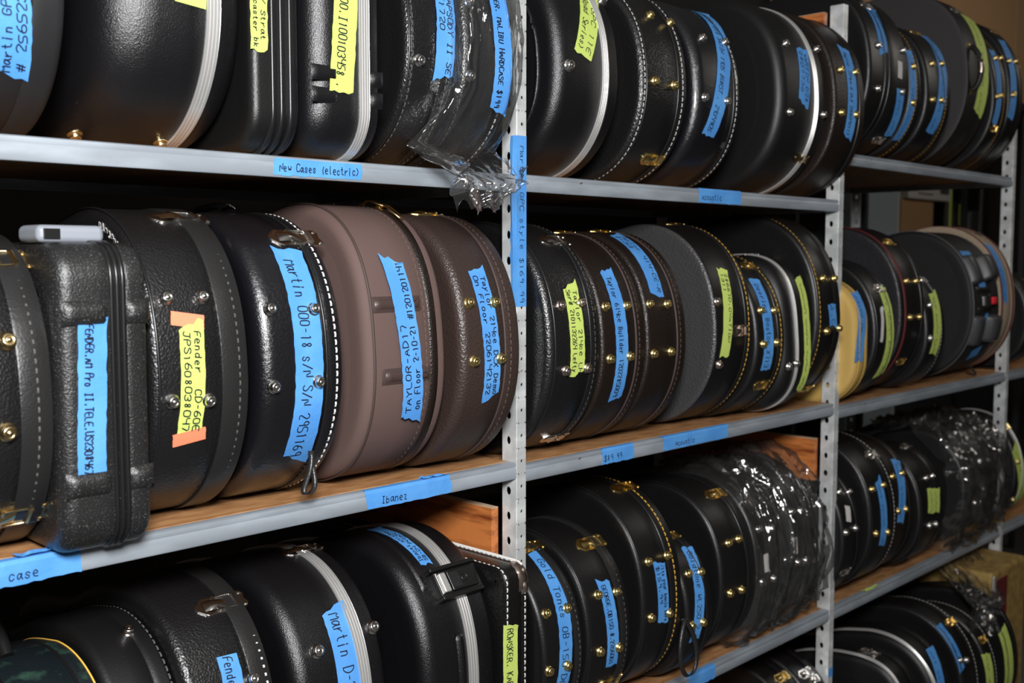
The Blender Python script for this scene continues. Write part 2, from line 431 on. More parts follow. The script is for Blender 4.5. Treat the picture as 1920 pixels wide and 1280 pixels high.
# the vertical lettered tape on the front post
e = POSTS[0]; m = MB(); rnd = random.Random(21); rows = []
zt, zb_ = 1.733, 1.407
for i in range(21):
    z = zt+(zb_-zt)*i/20+.2
    lift = .004*math.exp(-((i-7)/4.)**2)
    rows.append([(-.0262, .016+rnd.uniform(-.002, .002), z), (-.0272-lift, .008, z), (-.0265, -.0015, z), (-.012, -.0016, z), (.0002, -.0015, z), (.0006, .0015, z)])
m.grid(rows); t = m.build('tape_label', 'blue', e, smooth=False, solid=.0003)
st = text_strokes(['Martin GPC style $169.99'], zt-zb_, .024, 5)
ink(st, lambda u, v: (-.024+v, -.0024, zt-u+.2), .0012, parent=t)
e = POSTS[1]; m = MB(); m.grid([[(-.0245, -.0016, .505+.026*j), (.0005, -.0016, .505+.026*j)] for j in range(2)]); m.build('tape_scrap', 'blue', e, smooth=False, solid=.0003)

def plank(name, x0, x1, z0, z1, label):
    e = empty(name, (x0, .045, z0)); tag(e, label, 'plank', 'stained boards between the posts')
    m = MB(); m.box((0, 0, 0), (x1-x0, .53, z1-z0-.0012)); m.build('board', 'plank', e, smooth=False, bevel=.0015)
    m = MB(); m.box((.0005, .0005, z1-z0-.0011), (x1-x0-.0005, .5295, z1-z0)); m.build('raw_edge', 'plankedge', e, smooth=False)
plank('wooden_plank', -.026, -.007, .905, 1.010, 'orange stained board behind the front post above the square case')
plank('wooden_plank', 1.252, 1.271, .872, .992, 'orange stained board at the second post above the plastic wrapped cases')
plank('wooden_plank', 1.252, 1.271, 2.06, 2.172, 'orange stained board at the top of the second post')

# ------------------------------------------------------------------ cases
def catmull(P,n):
    out=[]
    for i in range(len(P)-1):
        p0=P[max(i-1,0)];p1=P[i];p2=P[i+1];p3=P[min(i+2,len(P)-1)]
        for k in range(n):
            t=k/n
            out.append(tuple(.5*(2*b+(c-a)*t+(2*a-5*b+4*c-d)*t*t+(3*b-a-3*c+d)*t**3) for a,b,c,d in zip(p0,p1,p2,p3)))
    out.append(P[-1]);return out
def profile(kind,H,a,n,tau,L=1.04,rc=.06,N=64):
    """closed outline of a case lying on its side: list of (y,z), arc lengths s (0 at the end of the lower bout, + upward)"""
    h=H/2
    top=[]
    if kind=='rect':
        m=10
        top.append((0,0))
        for k in range(1,9): top.append((0,(h-rc)*k/8))
        for k in range(1,m+1):
            t=math.pi/2*k/m; top.append((rc-rc*math.cos(t),h-rc+rc*math.sin(t)))
        for k in range(1,11): top.append((rc+(L-2*rc)*k/10,h))
        for k in range(1,m+1):
            t=math.pi/2*k/m; top.append((L-rc+rc*math.sin(t),h-rc+rc*math.cos(t)))
        top.append((L,0.0))
    else:
        for k in range(41):
            t=math.pi/2*k/40
            top.append((a-a*math.cos(t)**(2/n),h*math.sin(t)**(2/n)))
        if kind=='banjo':
            P=[(a,h),(a+.12,.86*h),(a+.21,.5*h),(a+.28,.31*h),(a+.4,.30*h),(L-.05,.30*h),(L-.012,.2*h),(L,0)]
        else:
            P=[(a,h),(a+.1,.94*h),(a+.2,.80*h),(a+.31,.75*h),(a+.4,.66*h),(a+.47,.42*h),(a+.53,.27*h),(a+.62,.25*h),(L-.06,.25*h),(L-.012,.16*h),(L,0)]
        top+=catmull(P,6)[1:]
    # resample upper branch
    def resample(P,ds):
        S=[0]
        for p,q in zip(P,P[1:]): S.append(S[-1]+math.hypot(q[0]-p[0],q[1]-p[1]))
        m=max(2,int(S[-1]/ds)); out=[];j=0
        for k in range(m+1):
            t=S[-1]*k/m
            while j<len(S)-2 and S[j+1]<t: j+=1
            u=(t-S[j])/max(1e-9,S[j+1]-S[j]); u=min(max(u,0),1)
            out.append((P[j][0]+(P[j+1][0]-P[j][0])*u,P[j][1]+(P[j+1][1]-P[j][1])*u))
        return out
    top=resample(top,.0115)
    pts=[(y,-z) for y,z in top[::-1]][:-1]+top     # from neck end along bottom to front, up and over to neck end
    pts=pts[:-1]
    c,s_=math.cos(math.radians(tau)),math.sin(math.radians(tau))
    pts=[(y*c+z*s_,z*c-y*s_) for y,z in pts]
    my=min(p[0] for p in pts);mz=min(p[1] for p in pts)
    pts=[(y-my,z-mz) for y,z in pts]
    i0=len(top)-1
    S=[0]*len(pts)
    for i in range(i0+1,len(pts)): S[i]=S[i-1]+math.dist(pts[i],pts[i-1])
    for i in range(i0-1,-1,-1): S[i]=S[i+1]-math.dist(pts[i],pts[i+1])
    return pts,S

CASES = [
 ('A1a', {'x0': -1.0271, 'x1': -0.8671, 'z': 1.662, 'yf': -0.03, 'kind': 'guitar', 'H': 0.44, 'a': 0.2024, 'n': 2.25, 'tau': 5, 'L': 1.04, 'rc': 0.06, 'items': [('tape', 'blue', (0.0891, -0.0507), (0.0999, -0.1732), 0.0424, ['Martin GPC1', '# 2565236'], 'u')], 'st': 'soft', 'label': 'grey ballistic nylon gig bag with a wide blue tape at the top left', 'name': 'gig_bag'}),
 ('A1b', {'x0': -0.8242, 'x1': -0.5982, 'z': 1.662, 'yf': -0.03, 'kind': 'guitar', 'H': 0.46, 'a': 0.2116, 'n': 2.25, 'tau': 5, 'L': 1.04, 'rc': 0.06, 'items': [('line', 'silver', 0.1665, 0.022), ('foot', 'brass', 0.0125, -0.2824), ('foot', 'brass', 0.1447, -0.2866), ('tape', 'green', (0.1344, -0.0088), (0.1306, -0.0537), 0.048, [], 'd')], 'st': 'abs', 'label': 'scuffed black plastic case with a silver band beside the grey gig bag', 'name': 'guitar_case', 'er': 0.085}),
 ('A1c', {'x0': -0.596, 'x1': -0.513, 'z': 1.662, 'yf': -0.03, 'kind': 'rect', 'H': 0.36, 'a': 0.18, 'n': 2.25, 'tau': 0, 'L': 1.04, 'rc': 0.06, 'items': [('line', 'ridge', 0.0352), ('line', 'ridge', 0.0503), ('line', 'ridge', 0.0665), ('tape', 'green', (0.0126, 0.0687), (0.0126, -0.0335), 0.029, ['er/ Strat', 'cstcaster bk'], 'd')], 'st': 'absd', 'label': 'square black plastic case with twin dark ridges and a narrow olive tape', 'name': 'guitar_case'}),
 ('A1d', {'x0': -0.4971, 'x1': -0.3577, 'z': 1.662, 'yf': -0.04, 'kind': 'rect', 'H': 0.36, 'a': 0.18, 'n': 2.25, 'tau': 0, 'L': 1.04, 'rc': 0.075, 'items': [('line', 'silver', 0.1011, 0.02), ('tape', 'green', (0.0693, 0.1054), (0.0561, -0.0798), 0.0457, ['SR500.I100103458 .'], 'd'), ('ribs',)], 'st': 'abs', 'label': 'glossy square black plastic case with a long lime tape and silver band', 'name': 'guitar_case'}),
 ('A1e', {'x0': -0.2947, 'x1': -0.1892, 'z': 1.662, 'yf': -0.03, 'kind': 'guitar', 'H': 0.44, 'a': 0.2024, 'n': 2.25, 'tau': 5, 'L': 1.04, 'rc': 0.06, 'items': [('line', 'pipe', 0.0035), ('line', 'stitchd', 0.0105), ('line', 'stitchd', 0.0904), ('foot', 'nickel', 0.0247, -0.064), ('tape', 'blue', (0.092, 0.0815), (0.0811, -0.0866), 0.0426, ['RHAPSODY II SE', 'SE1720'], 'd')], 'st': 'leather', 'label': 'black leatherette case with one silver stud and a short blue tape on top shelf', 'name': 'guitar_case'}),
 ('A1f', {'x0': -0.1837, 'x1': -0.0658, 'z': 1.662, 'yf': -0.05, 'kind': 'guitar', 'H': 0.44, 'a': 0.2024, 'n': 2.25, 'tau': 5, 'L': 1.04, 'rc': 0.06, 'items': [('line', 'stitchd', -0.0038), ('line', 'stitchw', 0.1014), ('foot', 'nickel', 0.015, -0.0799), ('foot', 'nickel', 0.0174, 0.0475), ('tape', 'blue', (0.0675, 0.0932), (0.0788, -0.1298), 0.0424, ['FENDER. MALIBU HARDCASE $199'], 'd')], 'st': 'leather', 'label': 'black hard case wrapped in clear plastic beside the front post', 'name': 'guitar_case'}),
 ('A2a', {'x0': 0.077, 'x1': 0.2665, 'z': 1.664, 'yf': -0.035, 'kind': 'guitar', 'H': 0.44, 'a': 0.2024, 'n': 2.25, 'tau': 5, 'L': 1.04, 'rc': 0.06, 'items': [('line', 'silver', 0.1415, 0.02), ('foot', 'nickel', 0.0279, -0.0283), ('foot', 'nickel', 0.1775, 0.1344), ('foot', 'nickel', 0.1369, 0.2009), ('tape', 'green', (0.1777, 0.2232), (0.0719, -0.0039), 0.0518, ['Martin GPC 11E', '2604895 (Road Series)'], 'd'), ('dish',)], 'st': 'abs', 'label': 'black moulded case with silver band and lime tape right of the front post', 'name': 'guitar_case'}),
 ('A2b', {'x0': 0.3414, 'x1': 0.5028, 'z': 1.664, 'yf': -0.035, 'kind': 'guitar', 'H': 0.44, 'a': 0.2024, 'n': 2.25, 'tau': 5, 'L': 1.04, 'rc': 0.06, 'items': [('line', 'pipe', 0.0147), ('line', 'stitchw', 0.0073), ('line', 'pipe', 0.1274), ('line', 'stitchw', 0.1433), ('foot', 'gold', 0.0736, 0.1284), ('foot', 'gold', 0.1402, 0.1212), ('foot', 'gold', 0.0407, -0.0255), ('foot', 'gold', 0.1097, -0.0266), ('latch', 'gold', 0.1079, -0.1968, 0.9)], 'st': 'leather', 'label': 'black case with white stitching, four brass studs and a brass latch at its foot', 'name': 'guitar_case'}),
 ('A2c', {'x0': 0.5437, 'x1': 0.7202, 'z': 1.664, 'yf': -0.035, 'kind': 'guitar', 'H': 0.44, 'a': 0.2024, 'n': 2.25, 'tau': 5, 'L': 1.04, 'rc': 0.06, 'items': [('line', 'pipe', 0.1447), ('line', 'stitchw', 0.156), ('foot', 'nickel', 0.0495, 0.1011), ('foot', 'nickel', 0.1438, 0.1057), ('foot', 'nickel', 0.0234, -0.0406), ('foot', 'nickel', 0.1139, -0.0396), ('tape', 'blue', (0.1674, 0.2303), (0.0615, -0.1237), 0.0504, ['MARTIN D18 SATIN 1935 BURST . 2934905'], 'd')], 'st': 'gloss', 'label': 'black case with white stitching and a very long blue tape on top shelf', 'name': 'guitar_case'}),
 ('A2d', {'x0': 0.8794, 'x1': 1.1005, 'z': 1.664, 'yf': -0.05, 'kind': 'guitar', 'H': 0.5, 'a': 0.23, 'n': 2.25, 'tau': 5, 'L': 1.04, 'rc': 0.06, 'items': [('line', 'silver', 0.1655, 0.02), ('foot', 'nickel', 0.0488, 0.101), ('foot', 'nickel', 0.2092, 0.1099), ('foot', 'nickel', 0.0377, -0.0724), ('foot', 'nickel', 0.2047, -0.0632), ('latch', 'brass', 0.1667, -0.1838, 0.7), ('tape', 'blue', (0.1255, 0.0982), (0.1014, -0.0466), 0.0515, ['MARTIN D28', '2807736'], 'd')], 'st': 'absm', 'label': 'large matte black case with silver band, four nickel studs and short blue tape', 'name': 'guitar_case'}),
 ('A2e', {'x0': 1.1108, 'x1': 1.2744, 'z': 1.664, 'yf': -0.07, 'kind': 'guitar', 'H': 0.5, 'a': 0.23, 'n': 2.25, 'tau': 5, 'L': 1.04, 'rc': 0.06, 'items': [('line', 'pipe', 0.1328), ('foot', 'gold', 0.0392, 0.0585), ('foot', 'gold', 0.1206, 0.0617), ('foot', 'gold', 0.0305, -0.0542), ('foot', 'gold', 0.1102, -0.0521), ('tape', 'blue', (0.1006, 0.1302), (0.0842, -0.1147), 0.0503, ['Taylor 224ce-K DLX 2206092117'], 'd')], 'st': 'dkbrown', 'label': 'dark brown case bulging past second post with blue tape between brass studs', 'name': 'guitar_case'}),
 ('A3a', {'x0': 1.3809, 'x1': 1.6196, 'z': 1.795, 'yf': -0.03, 'kind': 'guitar', 'H': 0.49, 'a': 0.2254, 'n': 2.25, 'tau': 5, 'L': 1.04, 'rc': 0.06, 'items': [('line', 'pipe', 0.0923), ('line', 'pipe', 0.1194), ('foot', 'nickel', 0.0562, 0.0403), ('foot', 'nickel', 0.2165, 0.0477), ('foot', 'nickel', 0.0518, -0.0812), ('foot', 'nickel', 0.2033, -0.0736), ('latch', 'nickel', 0.1061, 0.1821, 0.9), ('latch', 'nickel', 0.1987, -0.227, 0.8), ('tape', 'blue', (0.1071, 0.1705), (0.0843, 0.0213), 0.0519, ['~~~~ ~~~'], 'd'), ('tape', 'white', (0.189, 0.0123), (0.1856, -0.0374), 0.0284, [], 'd'), ('tape', 'blue', (0.1945, -0.0684), (0.2295, -0.2066), 0.0456, ['~~~~ ~~~'], 'd')], 'st': 'leatherm', 'label': 'black case with silver studs and a short blue tape right behind the second post', 'name': 'guitar_case'}),
 ('A3b', {'x0': 1.649, 'x1': 1.717, 'z': 1.795, 'yf': -0.03, 'kind': 'guitar', 'H': 0.44, 'a': 0.2024, 'n': 2.25, 'tau': 5, 'L': 1.04, 'rc': 0.06, 'items': [('line', 'stitchg', 0.0343), ('foot', 'gold', 0.015, 0.0365), ('foot', 'gold', 0.012, -0.0705), ('tape', 'blue', (0.0097, 0.0864), (0.0079, -0.1901), 0.0412, ['~~~~ ~~ ~~~~~'], 'd')], 'st': 'leatherm', 'label': 'slim black case with gold stitching and a long blue tape down its left edge', 'name': 'guitar_case'}),
 ('A3c', {'x0': 1.7626, 'x1': 1.9342, 'z': 1.795, 'yf': -0.03, 'kind': 'guitar', 'H': 0.44, 'a': 0.2024, 'n': 2.25, 'tau': 5, 'L': 1.04, 'rc': 0.06, 'items': [('line', 'pipe', 0.1183), ('line', 'stitchg', 0.1346), ('foot', 'gold', 0.047, 0.0645), ('foot', 'gold', 0.1258, 0.0754), ('foot', 'gold', 0.0295, -0.0481), ('foot', 'gold', 0.0958, -0.0428), ('latch', 'gold', 0.1315, 0.2188, 0.9), ('tape', 'blue', (0.1617, 0.2097), (0.0744, -0.1448), 0.058, ['~~~~ ~~ ~~~~~~~ ~~'], 'd')], 'st': 'leatherm', 'label': 'black case with gold stitching, gold top latch and blue tape between four gold studs', 'name': 'guitar_case'}),
 ('A3d', {'x0': 2.0642, 'x1': 2.2314, 'z': 1.795, 'yf': -0.03, 'kind': 'guitar', 'H': 0.6, 'a': 0.276, 'n': 2.25, 'tau': 5, 'L': 1.04, 'rc': 0.06, 'items': [('line', 'stitchd', 0.1486), ('latch', 'nickel', 0.0853, 0.2252, 0.8), ('tape', 'green', (0.1554, 0.2062), (0.116, -0.1391), 0.0822, ['~~~~~ ~~ ~~~ ~~~'], 'd'), ('sidehandle', 'worn')], 'st': 'greyface', 'label': 'large grey faced case with long green tape and worn edge on top right shelf', 'name': 'guitar_case'}),
 ('A3e', {'x0': 2.2987, 'x1': 2.4187, 'z': 1.795, 'yf': -0.03, 'kind': 'guitar', 'H': 0.53, 'a': 0.2438, 'n': 2.25, 'tau': 5, 'L': 1.04, 'rc': 0.06, 'items': [('foot', 'gold', 0.0475, 0.1059), ('foot', 'gold', 0.108, 0.1156), ('foot', 'gold', 0.012, -0.0316), ('foot', 'gold', 0.0408, -0.0249), ('latch', 'gold', 0.04, -0.1368, 0.7), ('line', 'stitchg', 0.0801), ('tape', 'blue', (0.0551, 0.1392), (0.0241, -0.1274), 0.0433, ['~~~ ~~ ~~~'], 'd')], 'st': 'leatherm', 'label': 'black case with gold latch at its foot next to the grey faced case', 'name': 'guitar_case'}),
 ('A3f', {'x0': 2.4416, 'x1': 2.5616, 'z': 1.795, 'yf': -0.03, 'kind': 'guitar', 'H': 0.57, 'a': 0.2622, 'n': 2.25, 'tau': 5, 'L': 1.04, 'rc': 0.06, 'items': [('foot', 'gold', 0.0132, 0.0868), ('foot', 'gold', 0.0805, 0.0943), ('foot', 'gold', 0.012, -0.0328), ('foot', 'gold', 0.021, -0.0262), ('latch', 'gold', 0.08, 0.2317, 0.7), ('tape', 'blue', (0.0471, 0.1786), (0.0177, -0.1131), 0.0562, ['~~~~ ~~~ ~~'], 'd')], 'st': 'leatherm', 'label': 'rightmost black case on the top right shelf with a gold top latch', 'name': 'guitar_case'}),
 ('B1a', {'x0': -1.0553, 'x1': -0.9153, 'z': 1.105, 'yf': -0.05, 'kind': 'guitar', 'H': 0.4282, 'a': 0.197, 'n': 2.25, 'tau': 5, 'L': 1.04, 'rc': 0.06, 'items': [('line', 'strap', 0.1271, 0.04), ('line', 'stitchd', 0.123), ('foot', 'brass', 0.0918, 0.0612), ('foot', 'brass', 0.0842, -0.053), ('latch', 'brass', 0.1, 0.185, 1.1), ('latch', 'brass', 0.0967, -0.182, 1.1)], 'st': 'leather', 'label': 'black case with big brass latches at the left edge of the middle shelf', 'name': 'guitar_case'}),
 ('B1b', {'x0': -0.9095, 'x1': -0.7849, 'z': 1.105, 'yf': -0.06, 'kind': 'rect', 'H': 0.4165, 'a': 0.2082, 'n': 2.25, 'tau': 0, 'L': 1.04, 'rc': 0.05, 'items': [('ata',), ('tape', 'blue', (0.0474, 0.1143), (0.0397, -0.1091), 0.0386, ['FENDER.AM Pro II.TELE.US23084676'], 'd')], 'st': 'ata', 'label': 'black moulded flight case with painted sparkle specks, bumpers and a grey handle', 'name': 'guitar_case'}),
 ('B1c', {'x0': -0.7754, 'x1': -0.6236, 'z': 1.105, 'yf': -0.05, 'kind': 'guitar', 'H': 0.4705, 'a': 0.2164, 'n': 2.25, 'tau': 5, 'L': 1.04, 'rc': 0.06, 'items': [('line', 'strap', 0.1276, 0.042), ('line', 'stitchd', 0.1347), ('line', 'pipe', 0.0103), ('foot', 'nickel', 0.032, 0.0873), ('foot', 'nickel', 0.0883, 0.0873), ('foot', 'nickel', 0.0279, -0.0581), ('foot', 'nickel', 0.0853, -0.0621), ('latch', 'nickel', 0.1117, 0.253, 1.1), ('tape', 'green', (0.0636, 0.0486), (0.0576, -0.1088), 0.0379, ['Fender  CD-60E', 'JPS1608038047'], 'd'), ('tape', 'orange', (0.0613, 0.065), (0.0581, 0.045), 0.051, [], 'd'), ('tape', 'orange', (0.057, -0.1045), (0.0598, -0.1242), 0.0511, [], 'd'), ('wear',)], 'st': 'leather', 'label': 'black grained case with lime tape held by two orange tapes', 'name': 'guitar_case'}),
 ('B1d', {'x0': -0.6008, 'x1': -0.4468, 'z': 1.105, 'yf': -0.05, 'kind': 'guitar', 'H': 0.4706, 'a': 0.2165, 'n': 2.25, 'tau': 5, 'L': 1.04, 'rc': 0.06, 'items': [('line', 'pipe', 0.1186), ('line', 'stitchw', 0.1372), ('foot', 'nickel', 0.0226, 0.0657), ('foot', 'nickel', 0.1016, 0.0629), ('foot', 'nickel', 0.0197, -0.0521), ('foot', 'nickel', 0.1004, -0.0506), ('latch', 'nickel', 0.1139, 0.1966, 1.1), ('tape', 'blue', (0.0856, 0.17), (0.0837, -0.1836), 0.0518, ['Martin 000-18 s/N S/N 2951169'], 'd'), ('tophandle',), ('loop',)], 'st': 'gloss', 'label': 'shiny black case with white stitching and a broad blue tape between nickel studs', 'name': 'guitar_case'}),
 ('B1e', {'x0': -0.4018, 'x1': -0.2296, 'z': 1.105, 'yf': -0.05, 'kind': 'guitar', 'H': 0.4898, 'a': 0.2253, 'n': 2.5, 'tau': 5, 'L': 1.04, 'rc': 0.06, 'items': [('line', 'pipebrown', 0.0143), ('line', 'zip', 0.1437), ('line', 'stitchb', 0.1266), ('tape', 'blue', (0.0711, 0.1307), (0.096, -0.1423), 0.0436, ['TAYLOR-AD17', 'on Floor 2-10-21 #1201201141'], 'u'), ('bars', (0.0709, 0.0554), (0.0851, -0.0653))], 'st': 'brownsoft', 'label': 'brown fabric gig bag with a zip, two rubber bumpers and a blue tape', 'name': 'gig_bag'}),
 ('B1f', {'x0': -0.2088, 'x1': -0.0623, 'z': 1.105, 'yf': -0.07, 'kind': 'guitar', 'H': 0.4791, 'a': 0.2204, 'n': 2.25, 'tau': 5, 'L': 1.04, 'rc': 0.06, 'items': [('line', 'pipebrown', 0.1059), ('line', 'stitchb', 0.1198), ('foot', 'gold', 0.0237, 0.0593), ('foot', 'gold', 0.0869, 0.0584), ('foot', 'gold', 0.0258, -0.0439), ('foot', 'gold', 0.0923, -0.0437), ('latch', 'gold', 0.0813, 0.3222, 0.9), ('tape', 'blue', (0.0613, 0.1225), (0.0757, -0.1151), 0.0394, ['Taylor 214ce DLX Demo', 'On Floor 2206142132'], 'd')], 'st': 'brown', 'label': 'brown grained hard case left of the front post with brass studs and blue tape', 'name': 'guitar_case'}),
 ('B2a', {'x0': 0.0369, 'x1': 0.1892, 'z': 1.096, 'yf': -0.05, 'kind': 'guitar', 'H': 0.4776, 'a': 0.2197, 'n': 2.25, 'tau': 5, 'L': 1.04, 'rc': 0.06, 'items': [('line', 'pipe', 0.0184), ('line', 'pipe', 0.1238), ('line', 'stitchd', 0.1371), ('foot', 'copper', 0.0417, 0.0554), ('foot', 'copper', 0.1048, 0.0588), ('foot', 'copper', 0.0493, -0.0732), ('foot', 'copper', 0.1136, -0.0727), ('latch', 'nickel', 0.1122, 0.2091, 0.95), ('latch', 'nickel', 0.1122, -0.2523, 0.9), ('tape', 'green', (0.0808, 0.096), (0.0831, -0.0846), 0.0428, ['Taylor 214ce LH', 'Ser# 2101132264 Lefty'], 'd')], 'st': 'leather', 'label': 'black grained case right of the front post with lime tape and two silver latches', 'name': 'guitar_case'}),
 ('B2b', {'x0': 0.2045, 'x1': 0.3445, 'z': 1.096, 'yf': -0.045, 'kind': 'guitar', 'H': 0.46, 'a': 0.2116, 'n': 2.25, 'tau': 5, 'L': 1.04, 'rc': 0.06, 'items': [('line', 'pipebrown', 0.1105), ('line', 'stitchb', 0.1215), ('foot', 'gold', 0.0185, 0.0579), ('foot', 'gold', 0.0888, 0.0579), ('foot', 'gold', 0.0223, -0.0503), ('foot', 'gold', 0.0876, -0.0491), ('latch', 'gold', 0.1, 0.3224, 0.8), ('tape', 'blue', (0.0578, 0.1391), (0.065, -0.1412), 0.0395, ['Taylor 614ce Builder 1202285009'], 'd')], 'st': 'dkbrown', 'label': 'dark brown case with a blue tape between brass studs beside the lime taped case', 'name': 'guitar_case'}),
 ('B2c', {'x0': 0.3567, 'x1': 0.4967, 'z': 1.096, 'yf': -0.045, 'kind': 'guitar', 'H': 0.465, 'a': 0.2139, 'n': 2.25, 'tau': 5, 'L': 1.04, 'rc': 0.06, 'items': [('line', 'pipebrown', 0.1056), ('line', 'stitchb', 0.1177), ('foot', 'gold', 0.0152, 0.0561), ('foot', 'gold', 0.0781, 0.0542), ('foot', 'gold', 0.0188, -0.0515), ('foot', 'gold', 0.0807, -0.0508), ('latch', 'gold', 0.0707, 0.3231, 0.8), ('tape', 'blue', (0.0606, 0.2668), (0.0501, 0.0742), 0.0449, ['Taylor 414-CE-R', '2133'], 'd')], 'st': 'dkbrown', 'label': 'dark brown case with a slanted blue tape across its top shoulder', 'name': 'guitar_case'}),
 ('B2d', {'x0': 0.6052, 'x1': 0.7602, 'z': 1.096, 'yf': -0.05, 'kind': 'guitar', 'H': 0.4881, 'a': 0.2245, 'n': 2.25, 'tau': 5, 'L': 1.04, 'rc': 0.06, 'items': [('line', 'stitchg', 0.1407), ('line', 'pipe', 0.1266), ('foot', 'copper', 0.012, 0.0415), ('foot', 'copper', 0.025, -0.1059), ('latch', 'copper', 0.1033, -0.0301, 0.8), ('latch', 'gold', 0.1149, 0.335, 0.8), ('tape', 'green', (0.0671, 0.12), (0.041, -0.0876), 0.0375, ['28667D.OVATION', '1311'], 'd')], 'st': 'greyleather', 'label': 'grey faced textured case with lime tape, bronze latch and gold stitching', 'name': 'guitar_case'}),
 ('B2e', {'x0': 0.7689, 'x1': 0.898, 'z': 1.096, 'yf': -0.06, 'kind': 'banjo', 'H': 0.4182, 'a': 0.2091, 'n': 2.25, 'tau': 6, 'L': 1.04, 'rc': 0.06, 'items': [('line', 'pipe', 0.096), ('line', 'stitchg', 0.1112), ('foot', 'gold', 0.0266, 0.0485), ('foot', 'gold', 0.0873, 0.0463), ('foot', 'gold', 0.0242, -0.0335), ('foot', 'gold', 0.086, -0.0331), ('latch', 'gold', 0.0891, 0.1822, 0.8), ('latch', 'gold', 0.0662, -0.1447, 0.8), ('tape', 'blue', (0.0518, 0.1305), (0.0516, -0.0996), 0.043, ['Deering Boston X713'], 'd')], 'st': 'leatherm', 'label': 'small round black banjo case with brass latches and a curved blue tape', 'name': 'banjo_case'}),
 ('B2f', {'x0': 0.9045, 'x1': 1.0162, 'z': 1.096, 'yf': -0.06, 'kind': 'guitar', 'H': 0.411, 'a': 0.1891, 'n': 3.0, 'tau': 5, 'L': 1.04, 'rc': 0.06, 'items': [('line', 'silver', 0.0524, 0.012), ('foot', 'nickel', 0.012, -0.0884), ('foot', 'nickel', 0.0493, -0.0831), ('latch', 'nickel', 0.0717, 0.2764, 0.7), ('tape', 'green', (0.107, 0.1378), (0.1039, -0.1638), 0.0321, ['~~~~~~~ ~~~~~~ ~~~~~ ~~~'], 'd')], 'st': 'absm', 'label': 'small black plastic case with a pale band in front of the gold stitched case', 'name': 'guitar_case'}),
 ('B2g', {'x0': 1.0412, 'x1': 1.1674, 'z': 1.096, 'yf': -0.07, 'kind': 'guitar', 'H': 0.5219, 'a': 0.2401, 'n': 2.25, 'tau': 5, 'L': 1.04, 'rc': 0.06, 'items': [('line', 'stitchg', 0.0139), ('line', 'pipe', -0.0028), ('foot', 'gold', 0.0462, 0.0715), ('foot', 'gold', 0.1062, 0.0706), ('foot', 'gold', 0.0486, -0.0676), ('foot', 'gold', 0.1142, -0.0624), ('latch', 'gold', 0.0862, -0.2502, 0.8), ('tape', 'blue', (0.073, 0.003), (0.0841, -0.0565), 0.0375, ['B.C'], 'd')], 'st': 'leatherm', 'label': 'tall black case with gold stitching and a curled blue tape at second post', 'name': 'guitar_case'}),
 ('B3a', {'x0': 1.2955, 'x1': 1.3705, 'z': 1.084, 'yf': -0.05, 'kind': 'rect', 'H': 0.36, 'a': 0.18, 'n': 2.25, 'tau': 0, 'L': 0.46, 'rc': 0.13, 'items': [('line', 'pipey', 0.0204), ('line', 'stitchy', 0.0523), ('tape', 'blue', (0.048, 0.1477), (0.0167, -0.0513), 0.0471, ['~~~~~ ~~~ ~~~~'], 'd')], 'st': 'yellow', 'label': 'mustard yellow case beside the second post with a blue tape', 'name': 'guitar_case'}),
 ('B3b', {'x0': 1.4184, 'x1': 1.5347, 'z': 1.084, 'yf': -0.05, 'kind': 'guitar', 'H': 0.4117, 'a': 0.1894, 'n': 2.25, 'tau': 5, 'L': 1.04, 'rc': 0.06, 'items': [('line', 'pipe', 0.0953), ('line', 'pipe', 0.0067), ('latch', 'nickel', 0.0763, 0.1122, 0.8), ('tape', 'green', (0.0891, 0.1168), (0.0853, -0.1561), 0.0469, ['~~~ ~~~~~ ~~~~ ~~'], 'd'), ('tape', 'white', (0.0475, 0.0543), (0.0319, -0.0438), 0.0168, [], 'd')], 'st': 'leatherm', 'label': 'black case with silver top latch, lime tape and white slip behind yellow case', 'name': 'guitar_case'}),
 ('B3c', {'x0': 1.5999, 'x1': 1.7646, 'z': 1.084, 'yf': -0.04, 'kind': 'guitar', 'H': 0.5123, 'a': 0.2356, 'n': 2.25, 'tau': 5, 'L': 1.04, 'rc': 0.06, 'items': [('line', 'red', 0.0291), ('line', 'pipe', 0.1415), ('foot', 'gold', 0.0541, 0.0728), ('foot', 'gold', 0.1207, 0.0718), ('foot', 'gold', 0.0551, -0.0373), ('foot', 'gold', 0.1227, -0.0384), ('latch', 'gold', 0.0892, 0.2148, 0.8), ('latch', 'gold', 0.0843, -0.1822, 0.7)], 'st': 'redtrim', 'label': 'grey faced case trimmed with dark red stitching and a gold latch on top', 'name': 'guitar_case'}),
 ('B3d', {'x0': 1.7687, 'x1': 1.897, 'z': 1.084, 'yf': -0.05, 'kind': 'guitar', 'H': 0.3886, 'a': 0.1787, 'n': 2.25, 'tau': 5, 'L': 1.04, 'rc': 0.06, 'items': [('line', 'stitchw', 0.0996), ('foot', 'nickel', 0.0324, 0.0627), ('foot', 'nickel', 0.0134, -0.0401), ('latch', 'nickel', 0.0883, 0.1557, 0.7), ('tape', 'green', (0.0854, 0.1045), (0.0577, -0.0941), 0.0549, ['~~~ ~~~~ ~~~'], 'd')], 'st': 'leatherm', 'label': 'small black case with grey stitching and lime tape between silver studs', 'name': 'guitar_case'}),
